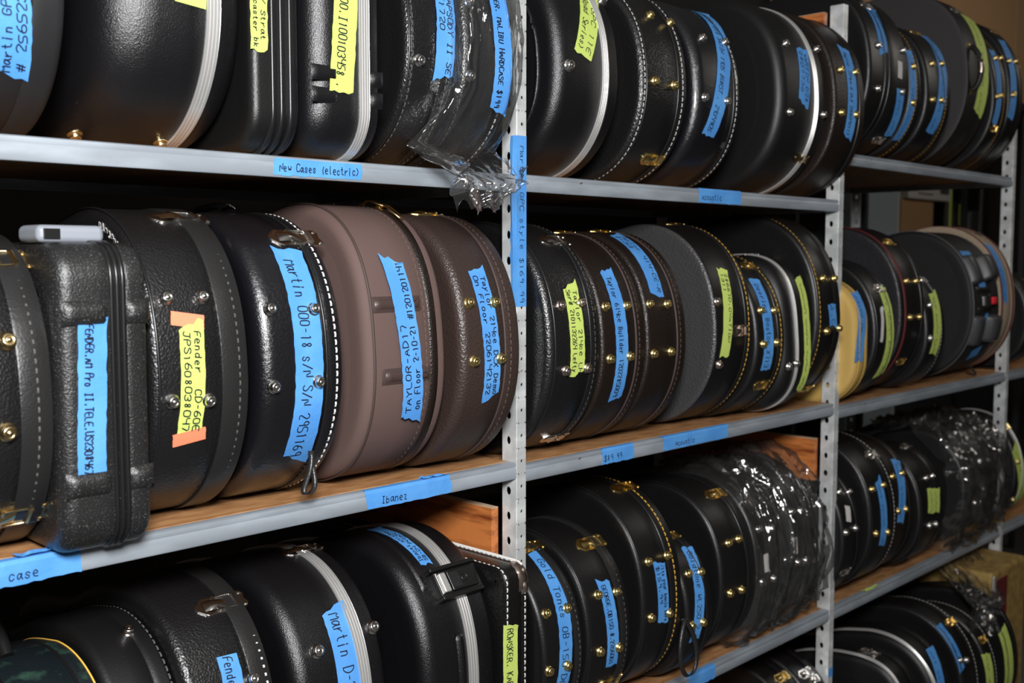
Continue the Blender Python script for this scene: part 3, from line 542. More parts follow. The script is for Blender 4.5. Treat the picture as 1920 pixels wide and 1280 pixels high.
 ('B3e', {'x0': 2.147, 'x1': 2.3803, 'z': 1.084, 'yf': -0.04, 'kind': 'guitar', 'H': 0.5089, 'a': 0.2341, 'n': 2.25, 'tau': 5, 'L': 1.04, 'rc': 0.06, 'items': [('line', 'pipegrey', 0.0), ('straps',), ('tape', 'blue', (0.0682, 0.1806), (0.0682, 0.1464), 0.0829, [], 'd'), ('tape', 'blue', (0.0924, 0.0634), (0.0898, 0.0376), 0.0559, [], 'd'), ('tape', 'blue', (0.1003, -0.0537), (0.1175, -0.0783), 0.0529, [], 'd'), ('tape', 'blue', (0.1241, -0.1715), (0.1363, -0.2154), 0.0647, [], 'd')], 'st': 'softm', 'label': 'large soft black gig bag with padded wings, a strap and a red buckle', 'name': 'gig_bag'}),
 ('B3f', {'x0': 2.4169, 'x1': 2.5564, 'z': 1.084, 'yf': -0.03, 'kind': 'guitar', 'H': 0.5325, 'a': 0.2449, 'n': 2.25, 'tau': 5, 'L': 1.04, 'rc': 0.06, 'items': [('line', 'red', 0.0152), ('line', 'red', 0.1184), ('latch', 'copper', 0.0996, 0.2556, 0.7), ('tape', 'blue', (0.051, 0.1919), (0.0406, -0.0252), 0.0446, ['~~~~ ~~~~ ~~'], 'd')], 'st': 'tweed', 'label': 'cream tweed case with dark red stitched binding at the end of middle shelf', 'name': 'guitar_case'}),
 ('C1z', {'x0': -1.0361, 'x1': -0.9461, 'z': 0.505, 'yf': -0.03, 'kind': 'guitar', 'H': 0.4304, 'a': 0.198, 'n': 2.25, 'tau': 5, 'L': 1.04, 'rc': 0.06, 'items': [('line', 'zip', 0.0844)], 'st': 'soft', 'label': 'black zipped bag cut off by the bottom left corner', 'name': 'gig_bag'}),
 ('C1a', {'x0': -0.9479, 'x1': -0.8299, 'z': 0.505, 'yf': -0.05, 'kind': 'guitar', 'H': 0.42, 'a': 0.1932, 'n': 2.25, 'tau': 5, 'L': 1.04, 'rc': 0.06, 'items': [('line', 'pipeg', 0.1157), ('line', 'pipe', 0.0934), ('tophandleb',)], 'st': 'green', 'label': 'scuffed dark green case with thin gold piping in the lower left corner', 'name': 'guitar_case'}),
 ('C1b', {'x0': -0.8227, 'x1': -0.7227, 'z': 0.505, 'yf': -0.03, 'kind': 'guitar', 'H': 0.44, 'a': 0.2024, 'n': 2.25, 'tau': 5, 'L': 1.04, 'rc': 0.06, 'items': [('line', 'stitchd', 0.0991), ('foot', 'nickel', 0.0702, 0.2404)], 'st': 'leathern', 'label': 'black case with a padded stitched edge and one nickel stud at lower left', 'name': 'guitar_case'}),
 ('C1c', {'x0': -0.7215, 'x1': -0.5765, 'z': 0.505, 'yf': -0.045, 'kind': 'guitar', 'H': 0.475, 'a': 0.2185, 'n': 2.25, 'tau': 5, 'L': 1.04, 'rc': 0.06, 'items': [('line', 'strap', 0.1237, 0.034), ('line', 'stitchw', 0.1324), ('latch', 'nickel', 0.105, 0.2271, 1.0), ('foot', 'nickel', 0.1101, 0.0943), ('tape', 'blue', (0.0794, 0.1404), (0.0765, 0.082), 0.034, ['Fender'], 'd')], 'st': 'leather', 'label': 'black grained case with stitched strap and a nickel latch on the lower shelf', 'name': 'guitar_case'}),
 ('C1d', {'x0': -0.5387, 'x1': -0.3599, 'z': 0.505, 'yf': -0.045, 'kind': 'guitar', 'H': 0.4759, 'a': 0.2189, 'n': 2.25, 'tau': 5, 'L': 1.04, 'rc': 0.06, 'items': [('line', 'silver', 0.1331, 0.022), ('foot', 'nickel', 0.0494, 0.1046), ('foot', 'nickel', 0.1668, 0.1151), ('latch', 'nickel', 0.1388, 0.3207, 0.9), ('tape', 'blue', (0.1046, 0.1654), (0.1028, 0.0124), 0.0486, ['Martin D-28'], 'd')], 'st': 'abs', 'label': 'smooth black case with silver band, two large studs and blue tape reading Martin', 'name': 'guitar_case'}),
 ('C1e', {'x0': -0.2757, 'x1': -0.1008, 'z': 0.505, 'yf': -0.045, 'kind': 'guitar', 'H': 0.4716, 'a': 0.2169, 'n': 2.25, 'tau': 5, 'L': 1.04, 'rc': 0.06, 'items': [('line', 'silver', 0.1141, 0.024), ('bucklelatch', (0.1058, 0.1524)), ('tape', 'blue', (0.0692, 0.3598), (0.0749, 0.2), 0.026, ['Ibanez AM153AA', 'SB-04 PW2304'], 'u'), ('groove',)], 'st': 'abs', 'label': 'moulded black case with silver band and a large black buckle latch', 'name': 'guitar_case'}),
 ('C1f', {'x0': -0.1019, 'x1': -0.043, 'z': 0.505, 'yf': -0.07, 'kind': 'rect', 'H': 0.42, 'a': 0.21, 'n': 2.25, 'tau': 0, 'L': 0.85, 'rc': 0.03, 'items': [('line', 'stitchw', -0.0198), ('line', 'stitchw', 0.0502), ('corner',), ('tape', 'green', (0.0107, 0.1064), (0.0107, -0.0342), 0.038, ['RONSKER. KAROO'], 'd')], 'st': 'tolex', 'label': 'small square black case with white stitched edges and a metal corner clasp', 'name': 'guitar_case'}),
 ('C2a', {'x0': 0.0361, 'x1': 0.1561, 'z': 0.505, 'yf': -0.04, 'kind': 'banjo', 'H': 0.3982, 'a': 0.1991, 'n': 2.25, 'tau': 6, 'L': 1.04, 'rc': 0.06, 'items': [('line', 'strap', 0.0999, 0.02), ('line', 'stitchd', 0.1033), ('latch', 'gold', 0.08, 0.2253, 1.0), ('foot', 'gold', 0.0227, 0.0716), ('foot', 'gold', 0.0838, 0.0679), ('foot', 'gold', 0.012, -0.0402), ('foot', 'gold', 0.0674, -0.0443), ('tape', 'blue', (0.0828, 0.2053), (0.0534, -0.1322), 0.0379, ['Gold Tones OB-150 DEMO1'], 'd')], 'st': 'leatherm', 'label': 'round black banjo case with a gold latch and a long curving blue tape', 'name': 'banjo_case'}),
 ('C2b', {'x0': 0.1612, 'x1': 0.2989, 'z': 0.505, 'yf': -0.05, 'kind': 'banjo', 'H': 0.4147, 'a': 0.2073, 'n': 2.25, 'tau': 6, 'L': 1.04, 'rc': 0.06, 'items': [('line', 'strap', 0.1103, 0.02), ('line', 'stitchd', 0.1176), ('line', 'pipe', 0.0), ('latch', 'gold', 0.0977, 0.1799, 1.0), ('latch', 'gold', 0.0977, -0.1442, 0.9), ('foot', 'gold', 0.0448, 0.0689), ('foot', 'gold', 0.104, 0.0624), ('foot', 'gold', 0.0329, -0.0465), ('foot', 'gold', 0.0954, -0.0542), ('tape', 'blue', (0.0708, 0.0939), (0.0785, -0.0913), 0.0373, ['GEORGE.OB150 #.2206001'], 'd')], 'st': 'leatherm', 'label': 'round black banjo case with gold latches above and below a pointed blue tape', 'name': 'banjo_case'}),
 ('C2c', {'x0': 0.3434, 'x1': 0.4878, 'z': 0.505, 'yf': -0.05, 'kind': 'guitar', 'H': 0.4771, 'a': 0.2195, 'n': 2.25, 'tau': 5, 'L': 1.04, 'rc': 0.06, 'items': [('line', 'pipe', 0.0), ('line', 'pipe', 0.0996), ('line', 'stitchg', 0.1198), ('latch', 'gold', 0.1045, 0.2681, 1.0), ('foot', 'gold', 0.0339, 0.0748), ('foot', 'gold', 0.1029, 0.0752), ('foot', 'gold', 0.0253, -0.0469), ('foot', 'gold', 0.0926, -0.0526), ('tape', 'blue', (0.0679, 0.0667), (0.0711, -0.0709), 0.0384, ['Fits your banjo here', '$159.99'], 'd'), ('loop2',)], 'st': 'leatherm', 'label': 'tall black case with gold stitching, a gold latch and a dangling strap', 'name': 'guitar_case'}),
 ('C2d', {'x0': 0.5027, 'x1': 0.6037, 'z': 0.505, 'yf': -0.055, 'kind': 'banjo', 'H': 0.35, 'a': 0.175, 'n': 2.25, 'tau': 6, 'L': 1.04, 'rc': 0.06, 'items': [('line', 'pipe', 0.0747), ('latch', 'gold', 0.0611, 0.1847, 0.8), ('foot', 'gold', 0.0314, 0.0811), ('foot', 'gold', 0.077, 0.075), ('foot', 'gold', 0.012, -0.0347), ('foot', 'gold', 0.058, -0.0383), ('tape', 'blue', (0.0755, 0.1406), (0.0306, -0.0762), 0.0371, ['Goldtone WL250 2.1'], 'd')], 'st': 'leatherm', 'label': 'small round black banjo case with a twisted blue tape between tall cases', 'name': 'banjo_case'}),
 ('C2e', {'x0': 0.656, 'x1': 0.8103, 'z': 0.505, 'yf': -0.045, 'kind': 'guitar', 'H': 0.4377, 'a': 0.2013, 'n': 2.25, 'tau': 5, 'L': 1.04, 'rc': 0.06, 'items': [('line', 'pipe', 0.0), ('line', 'pipe', 0.1126), ('latch', 'gold', 0.0997, 0.2017, 0.9), ('foot', 'gold', 0.0467, 0.074), ('foot', 'gold', 0.0923, 0.0758), ('foot', 'gold', 0.033, -0.045), ('foot', 'gold', 0.0825, -0.0471)], 'st': 'leatherm', 'label': 'black case with four brass studs and gold top latch, no tape, beside wrapped cases', 'name': 'guitar_case'}),
 ('C2f', {'x0': 0.8196, 'x1': 0.9496, 'z': 0.505, 'yf': -0.04, 'kind': 'guitar', 'H': 0.44, 'a': 0.2024, 'n': 2.25, 'tau': 5, 'L': 1.04, 'rc': 0.06, 'items': [('foot', 'nickel', 0.0289, 0.0791), ('foot', 'nickel', 0.0844, 0.073), ('foot', 'nickel', 0.0235, -0.054), ('foot', 'nickel', 0.0748, -0.0556), ('tape', 'white', (0.0426, 0.0144), (0.0442, -0.0322), 0.0225, [], 'd'), ('line', 'pipe', 0.1167)], 'st': 'leatherm', 'label': 'black case inside clear plastic on the lower shelf, the left wrapped one', 'name': 'guitar_case'}),
 ('C2g', {'x0': 1.0034, 'x1': 1.1334, 'z': 0.505, 'yf': -0.04, 'kind': 'guitar', 'H': 0.45, 'a': 0.207, 'n': 2.25, 'tau': 5, 'L': 1.04, 'rc': 0.06, 'items': [('foot', 'nickel', 0.012, 0.0898), ('foot', 'nickel', 0.0548, 0.0855), ('foot', 'nickel', 0.012, -0.0436), ('foot', 'nickel', 0.054, -0.0474), ('tape', 'white', (0.0032, 0.0232), (0.0032, -0.0204), 0.0212, [], 'd'), ('line', 'pipe', 0.1126)], 'st': 'leatherm', 'label': 'black case inside clear plastic on the lower shelf next to the second post', 'name': 'guitar_case'}),
 ('C3a', {'x0': 1.2929, 'x1': 1.3929, 'z': 0.503, 'yf': -0.03, 'kind': 'guitar', 'H': 0.4, 'a': 0.184, 'n': 2.25, 'tau': 5, 'L': 1.04, 'rc': 0.06, 'items': [('line', 'pipe', 0.0803), ('foot', 'nickel', 0.0399, 0.1221), ('foot', 'nickel', 0.088, 0.1136), ('foot', 'nickel', 0.012, 0.0083), ('foot', 'nickel', 0.0702, 0.01), ('latch', 'nickel', 0.043, -0.1174, 0.7), ('tape', 'white', (0.0495, 0.0782), (0.0373, 0.0342), 0.0266, [], 'd')], 'st': 'leatherm', 'label': 'black case with a small white label and silver studs on the lower right shelf', 'name': 'guitar_case'}),
 ('C3b', {'x0': 1.4205, 'x1': 1.5914, 'z': 0.503, 'yf': -0.05, 'kind': 'guitar', 'H': 0.4625, 'a': 0.2128, 'n': 2.25, 'tau': 5, 'L': 1.04, 'rc': 0.06, 'items': [('line', 'pipe', -0.0067), ('line', 'stitchw', 0.1493), ('latch', 'nickel', 0.1286, 0.1762, 0.9), ('foot', 'gold', 0.0288, 0.0786), ('foot', 'gold', 0.1018, 0.08), ('foot', 'gold', 0.0258, -0.0509), ('foot', 'gold', 0.1039, -0.0608), ('tape', 'blue', (0.0781, 0.0999), (0.0803, -0.0981), 0.0402, ['~~~ ~~~~~ ~~~'], 'd')], 'st': 'leatherm', 'label': 'black case with curved white stitching, silver latch and blue tape on lower right shelf', 'name': 'guitar_case'}),
 ('C3c', {'x0': 1.6138, 'x1': 1.7488, 'z': 0.503, 'yf': -0.03, 'kind': 'guitar', 'H': 0.44, 'a': 0.2024, 'n': 2.25, 'tau': 5, 'L': 1.04, 'rc': 0.06, 'items': [('line', 'pipe', 0.1043), ('foot', 'gold', 0.0275, 0.0979), ('foot', 'gold', 0.0945, 0.0981), ('foot', 'gold', 0.0191, -0.0078), ('foot', 'gold', 0.0746, -0.0106), ('tape', 'blue', (0.0946, 0.1435), (0.0388, -0.0476), 0.0447, ['~~~ ~~~~~~'], 'd')], 'st': 'dkbrown', 'label': 'brownish black case with brass studs and a thin blue tape on lower right shelf', 'name': 'guitar_case'}),
 ('C3d', {'x0': 1.7706, 'x1': 1.9453, 'z': 0.503, 'yf': -0.045, 'kind': 'guitar', 'H': 0.39, 'a': 0.1794, 'n': 2.25, 'tau': 5, 'L': 1.04, 'rc': 0.06, 'items': [('line', 'pipe', 0.0), ('foot', 'nickel', 0.0787, 0.0912), ('foot', 'nickel', 0.1272, 0.0909), ('foot', 'nickel', 0.0622, -0.0595), ('foot', 'nickel', 0.1126, -0.0635), ('latch', 'nickel', 0.1347, 0.2219, 0.8), ('tape', 'green', (0.106, 0.0519), (0.092, -0.0246), 0.0865, ['~~~', '~~~'], 'd')], 'st': 'leatherm', 'label': 'black case with a square lime label between pairs of silver studs', 'name': 'guitar_case'}),
 ('C3e', {'x0': 2.1577, 'x1': 2.4577, 'z': 0.503, 'yf': -0.03, 'kind': 'guitar', 'H': 0.4, 'a': 0.184, 'n': 2.25, 'tau': 5, 'L': 1.04, 'rc': 0.06, 'items': [('foot', 'nickel', 0.1532, 0.0752), ('foot', 'nickel', 0.0821, -0.0607)], 'st': 'leatherm', 'label': 'black case buried in a crumpled clear plastic bag on the lower right shelf', 'name': 'guitar_case'}),
 ('C3f', {'x0': 2.608, 'x1': 2.72, 'z': 0.503, 'yf': -0.04, 'kind': 'guitar', 'H': 0.42, 'a': 0.1932, 'n': 2.25, 'tau': 5, 'L': 1.04, 'rc': 0.06, 'items': [('line', 'silver', 0.0548, 0.008), ('latch', 'gold', 0.04, 0.1558, 0.8), ('foot', 'gold', 0.012, 0.021), ('foot', 'gold', 0.012, -0.125), ('tape', 'green', (0.0092, 0.0801), (0.1028, -0.1661), 0.0745, ['~~~ ~~~~'], 'd')], 'st': 'leatherm', 'label': 'black case with a green tape and pale rim at the end of lower right shelf', 'name': 'guitar_case'}),
 ('D2a', {'x0': 1.04, 'x1': 1.15, 'z': -0.08, 'yf': -0.04, 'kind': 'guitar', 'H': 0.45, 'a': 0.207, 'n': 2.25, 'tau': 5, 'L': 1.04, 'rc': 0.06, 'items': [('latch', 'gold', 0.07, 0.206, 0.8)], 'st': 'leatherm', 'label': 'black case top with a gold latch on the bottom shelf left of second post', 'name': 'guitar_case'}),
 ('D2b', {'x0': 1.16, 'x1': 1.27, 'z': -0.08, 'yf': -0.04, 'kind': 'guitar', 'H': 0.45, 'a': 0.207, 'n': 2.25, 'tau': 5, 'L': 1.04, 'rc': 0.06, 'items': [('latch', 'nickel', 0.051, 0.1846, 0.8), ('latch', 'nickel', 0.07, 0.1592, 0.6)], 'st': 'leatherm', 'label': 'black case top with a silver latch beside the foot of the second post', 'name': 'guitar_case'}),
 ('D3a', {'x0': 1.3747, 'x1': 1.4847, 'z': -0.08, 'yf': -0.2, 'kind': 'guitar', 'H': 0.4323, 'a': 0.1988, 'n': 3.2, 'tau': 5, 'L': 1.04, 'rc': 0.06, 'items': [('line', 'silver', 0.0038, 0.014), ('latch', 'nickel', 0.04, 0.2929, 0.8), ('latch', 'nickel', 0.04, 0.2631, 0.7)], 'st': 'absm', 'label': 'small black plastic case with pale band and silver latch on bottom right shelf', 'name': 'guitar_case'}),
 ('D3b', {'x0': 1.5826, 'x1': 1.7026, 'z': -0.08, 'yf': -0.2, 'kind': 'guitar', 'H': 0.4417, 'a': 0.2032, 'n': 2.25, 'tau': 5, 'L': 1.04, 'rc': 0.06, 'items': [('line', 'silver', 0.003, 0.018), ('tape', 'blue', (0.0858, 0.182), (0.0299, 0.0559), 0.0432, ['~~~ ~~~~'], 'd')], 'st': 'absm', 'label': 'black case with broad silver band and blue tape on bottom right shelf', 'name': 'guitar_case'}),
 ('D3c', {'x0': 1.7588, 'x1': 1.8888, 'z': -0.08, 'yf': -0.2, 'kind': 'guitar', 'H': 0.4775, 'a': 0.2197, 'n': 2.25, 'tau': 5, 'L': 1.04, 'rc': 0.06, 'items': [('line', 'stitchw', 0.1084), ('line', 'pipe', -0.109), ('latch', 'gold', 0.09, 0.201, 0.8), ('tape', 'blue', (0.0113, 0.2116), (0.0092, 0.0639), 0.0414, ['~~~~ ~~~ ~~~'], 'd'), ('foot', 'nickel', 0.012, 0.0933), ('foot', 'nickel', 0.0526, 0.0832)], 'st': 'leatherm', 'label': 'black case with white stitching, gold latch and long blue tape on bottom right shelf', 'name': 'guitar_case'}),
 ('D3d', {'x0': 1.9624, 'x1': 2.0524, 'z': -0.08, 'yf': -0.2, 'kind': 'guitar', 'H': 0.4312, 'a': 0.1984, 'n': 2.25, 'tau': 5, 'L': 1.04, 'rc': 0.06, 'items': [('line', 'stitchw', 0.0623), ('latch', 'gold', 0.036, 0.1238, 0.7), ('tape', 'green', (0.0099, 0.0864), (0.0099, -0.0426), 0.0608, ['~~~ ~~~'], 'd')], 'st': 'leatherm', 'label': 'slim black case with pale stitching and short green tape on bottom right shelf', 'name': 'guitar_case'}),
 ('D3e', {'x0': 2.1246, 'x1': 2.2246, 'z': -0.08, 'yf': -0.2, 'kind': 'guitar', 'H': 0.4549, 'a': 0.2093, 'n': 2.25, 'tau': 5, 'L': 1.04, 'rc': 0.06, 'items': [('line', 'pipe', -0.0451), ('line', 'pipe', 0.0752), ('tape', 'green', (0.0112, 0.1117), (0.0112, -0.0951), 0.0735, ['~~~~ ~~~ ~~~'], 'd')], 'st': 'leatherm', 'label': 'black case with long green tape at the end of the bottom right shelf', 'name': 'guitar_case'}),
 ('U4a', {'x0': 2.67, 'x1': 2.8, 'z': 1.084, 'yf': -0.04, 'kind': 'guitar', 'H': 0.38, 'a': 0.1748, 'n': 2.25, 'tau': 5, 'L': 1.04, 'rc': 0.06, 'items': [('line', 'pipe', -0.0546)], 'st': 'leatherm', 'label': 'plain black case beyond the third post at the right edge', 'name': 'guitar_case'}),
]


class Rim:
    """the outline of one case and positions on its rim: s runs along the outline (0 at the end of the lower bout, up is positive), X across it"""
    def __init__(self, c):
        self.p, self.s = profile(c['kind'], c['H'], c['a'], c['n'], c['tau'], c['L'], c['rc'])
        n = len(self.p); self.n = n
        self.nr = []
        for i in range(n):
            a = self.p[(i-1) % n]; b = self.p[(i+1) % n]
            ty, tz = b[0]-a[0], b[1]-a[1]; d = math.hypot(ty, tz)
            self.nr.append((-tz/d, ty/d))
        self.ymax = max(q[0] for q in self.p)
    def at(self, s, X, off=0.):
        S = self.s
        lo, hi = 0, self.n-1
        if s <= S[0]: lo, u = 0, 0
        elif s >= S[-1]: lo, u = self.n-2, 1
        else:
            while hi-lo > 1:
                mid = (lo+hi)//2
                if S[mid] <= s: lo = mid
                else: hi = mid
            u = (s-S[lo])/(S[lo+1]-S[lo])
        a, b = self.p[lo], self.p[lo+1]; na, nb = self.nr[lo], self.nr[lo+1]
        y = a[0]+(b[0]-a[0])*u; z = a[1]+(b[1]-a[1])*u
        ny = na[0]+(nb[0]-na[0])*u; nz = na[1]+(nb[1]-na[1])*u
        return Vector((X, y+ny*off, z+nz*off))
    def frame(self, s):
        a = self.at(s-.004, 0); b = self.at(s+.004, 0)
        t = (b-a).normalized(); return t, Vector((0, -t.z, t.y))
    def ring(self, X, inset):
        out = []
        for (y, z), (ny, nz) in zip(self.p, self.nr):
            k = inset
            if y > self.ymax*.42: k = min(inset, .028)
            out.append((X, y-ny*k, z-nz*k))
        return out
    def sweep(self, mb, sec, X, s0=None, s1=None):
        """sweeps a section [(dx, out)] along the rim"""
        if s0 is None: idx = range(self.n); rows = [[(X+dx, self.p[i][0]+self.nr[i][0]*o, self.p[i][1]+self.nr[i][1]*o) for dx, o in sec] for i in idx]; mb.grid(rows, close_u=True)
        else:
            k = max(2, int((s1-s0)/.008)); mb.grid([[self.at(s0+(s1-s0)*i/k, X+dx, o) for dx, o in sec] for i in range(k+1)])
    def patch(self, mb, s0, s1, X0, X1, h, r=.006, k=8):
        """a raised pad on the rim with rounded edges"""
        ns = max(4, int((s1-s0)/.006)); nx = max(4, int((X1-X0)/.006)); rows = []
        for i in range(ns+1):
            row = []
            for j in range(nx+1):
                s = s0+(s1-s0)*i/ns; X = X0+(X1-X0)*j/nx
                d = min(s-s0, s1-s, X-X0, X1-X)
                o = -.001+(h+.001)*math.sqrt(max(0, 1-max(0, 1-d/r)**2))
                row.append(self.at(s, X, o))
            rows.append(row)
        mb.grid(rows)

EDGE = dict(leather=.016, leatherm=.012, leathern=.014, gloss=.026, abs=.028, absd=.014, absm=.028, ata=.022, soft=.03, softm=.014, greyface=.006, greyleather=.010,
            dkbrown=.010, brown=.018, brownsoft=.02, yellow=.018, tweed=.006, green=.008, tolex=.012, redtrim=.010)
def body(c, rim, e, th):
    st = c['st']; er = c.get('er', EDGE[st])
    if c['kind'] == 'rect' and st == 'abs': er = .04
    rr = er*.5
    face = {'greyface': 'greyface', 'greyleather': 'greyleather', 'redtrim': 'redtrim'}.get(st, st)
    rimm = {'greyface': 'darkrim', 'greyleather': 'leatherm', 'redtrim': 'leatherm'}.get(st, st)
    seams = [i[2] for i in c['items'] if i[0] == 'line' and i[1] in ('silver', 'strap', 'zip', 'ridge', 'pipe', 'pipebrown', 'pipey', 'pipegrey') and .35*th < i[2] < .95*th]
    xs = min(seams[-1] if seams else th*.72, th-rr-.006)
    def shell(lo, hi, left):
        rings = []
        if left:
            for k in range(6):
                t = math.pi/2*k/5; rings.append((lo+er*(1-math.sin(t)), er*(1-math.cos(t))))
            rings = rings[::-1]
            rings = [(lo+er*.10, er+.030), (lo+er*.04, er+.012)]+[(er*(1-math.sin(math.pi/2*k/6))+lo, er*(1-math.cos(math.pi/2*k/6))) for k in range(6, -1, -1)]
            if st in ('abs', 'absm', 'ata'): rings[0] = (lo-.0, er+.045); rings[1] = (lo+.001, er+.03)
            rings += [(lo+er+(hi-.0015-lo-er)*q, 0) for q in (.5, 1)]+[(hi, .0015)]
        else:
            rings = [(lo, .0015), (lo+.0015, 0), (lo+(hi-rr-lo)*.5, 0)]+[(hi-rr+rr*math.sin(math.pi/2*k/4), rr*(1-math.cos(math.pi/2*k/4))) for k in range(5)]+[(hi, rr+.03)]
        m = MB(); rows = [rim.ring(X, ins) for X, ins in rings]
        m.grid(rows, close_v=True)
        n = rim.n
        m.add(rows[0], [tuple(range(n))]); m.add(rows[-1], [tuple(range(n))])
        return m, len(rings)
    m, nr = shell(0, xs, True); o = m.build('shell', rimm, e)
    if face != rimm:
        o.data.materials.append(MATS[face])
        for p in o.data.polygons:
            if p.center.x < er*.55: p.material_index = 1
    flat_sharp(o, 60)
    m, nr = shell(xs, th, False); flat_sharp(m.build('lid', rimm, e), 60)

def stitches(rim, X, mat, e, dash=.0085, gap=.004, w=.0026, lim=(-.62, .80)):
    m = MB(); s = max(lim[0], rim.s[0]+.05)
    while s < min(lim[1], rim.s[-1]-.05):
        a0, a1 = rim.at(s, X-w/2, .0002), rim.at(s, X+w/2, .0002); b0, b1 = rim.at(s+dash, X-w/2, .0002), rim.at(s+dash, X+w/2, .0002)
        c0, c1 = rim.at(s+dash*.5, X-w/2, .0012), rim.at(s+dash*.5, X+w/2, .0012)
        m.add([a0, a1, c1, c0, b1, b0], [(0, 1, 2, 3), (3, 2, 4, 5)]); s += dash+gap
    return m.build('stitching', mat, e, smooth=False)

def lathe(mb, prof, o, ax, n=14):
    ax = Vector(ax).normalized(); u = ax.cross(Vector((.3, .9, .2))).normalized(); w = ax.cross(u); o = Vector(o)
    mb.grid([[o+ax*h+u*r*math.cos(2*math.pi*k/n)+w*r*math.sin(2*math.pi*k/n) for k in range(n)] for r, h in prof], close_v=True)
    mb.add([o+ax*prof[-1][1]+u*prof[-1][0]*math.cos(2*math.pi*k/n)+w*prof[-1][0]*math.sin(2*math.pi*k/n) for k in range(n)], [tuple(range(n))])

def foot(rim, X, s, mat, e, k=1.):
    t, n = rim.frame(s); m = MB()
    lathe(m, [(r*k, h*k) for r, h in [(.0105, -.001), (.0112, .0012), (.0104, .0026), (.0082, .0036), (.0086, .0070), (.0078, .0092), (.0052, .0104), (.0046, .0096), (.0030, .0094), (.0026, .0104), (.0006, .0108)]], rim.at(s, X), n)
    return m.build('foot_stud', mat, e)

def latch(rim, X, s, mat, e, k=1.):
    """draw latch lying across the seam: engraved back plate, lever, wire bail and hasp with rivets"""
    t, n = rim.frame(s); o = rim.at(s, X); ex = Vector((1, 0, 0))
    P = lambda x, y, h: o+ex*x*k+t*y*k+n*h*k
    def plate(name, outline, h0, h1, parent):
        m = MB(); N_ = len(outline)
        m.grid([[P(x, y, h0) for x, y in outline], [P(x, y, h1-.0006) for x, y in outline], [P(x*.96, y*.96, h1) for x, y in outline]], close_v=True)
        m.add([P(x*.96, y*.96, h1) for x, y in outline], [tuple(range(N_))])
        return flat_sharp(m.build(name, mat, parent), 30)
    lob = []
    for i in range(36):
        a = 2*math.pi*i/36; c, s_ = math.cos(a), math.sin(a)
        rx = .031*(1+.05*math.cos(4*a)); ry = .0185*(1+.07*math.cos(6*a))
        lob.append((rx*math.copysign(abs(c)**.75, c)-.004, ry*math.copysign(abs(s_)**.8, s_)))
    L = plate('latch', lob, -.0015, .0022, e)
    m = MB()          # lever: a cupped tongue
    rows = []
    for i in range(9):
        x = -.024+.038*i/8; w = .0105*(1-.25*(i/8-.4)**2)
        rows.append([P(x, w*q, .003+.0052*math.sin(math.pi*min(1, max(0, (i+.6)/9.2)))*(1-.75*abs(q)**2.5)) for q in (-1, -.8, -.4, 0, .4, .8, 1)])
    m.grid(rows); m.add([P(-.024, -.0105, .001), P(.014, -.0105, .001), P(.014, .0105, .001), P(-.024, .0105, .001)], [(0, 1, 2, 3)])
    m.build('lever', mat, L)
    m = MB(); m.tube([P(.0, -.0135, .004), P(.026, -.0135, .0035), P(.030, -.010, .0035), P(.030, .010, .0035), P(.026, .0135, .0035), P(0, .0135, .004)], .0016*k, 7); m.tube([P(-.002, -.0145, .0042), P(-.002, .0145, .0042)], .0026*k, 8); m.build('bail', mat, L)
    hs = [(.026, -.017), (.046, -.0175), (.052, -.011), (.049, 0), (.052, .011), (.046, .0175), (.026, .017)]
    m = MB(); m.grid([[P(x, y, -.001) for x, y in hs], [P(x, y, .0022) for x, y in hs]], close_v=True); m.add([P(x, y, .0022) for x, y in hs], [tuple(range(7))])
    for yy in (-.0125, .0125): lathe(m, [(.0032*k, 0), (.0030*k, .0012*k), (.0016*k, .0020*k), (.0004*k, .0022*k)], P(.046, yy, .002), n, 10)
    m.tube([P(.031, -.012, .004), P(.031, .012, .004)], .003*k, 8)
    flat_sharp(m.build('hasp', mat, L), 35)
    return L

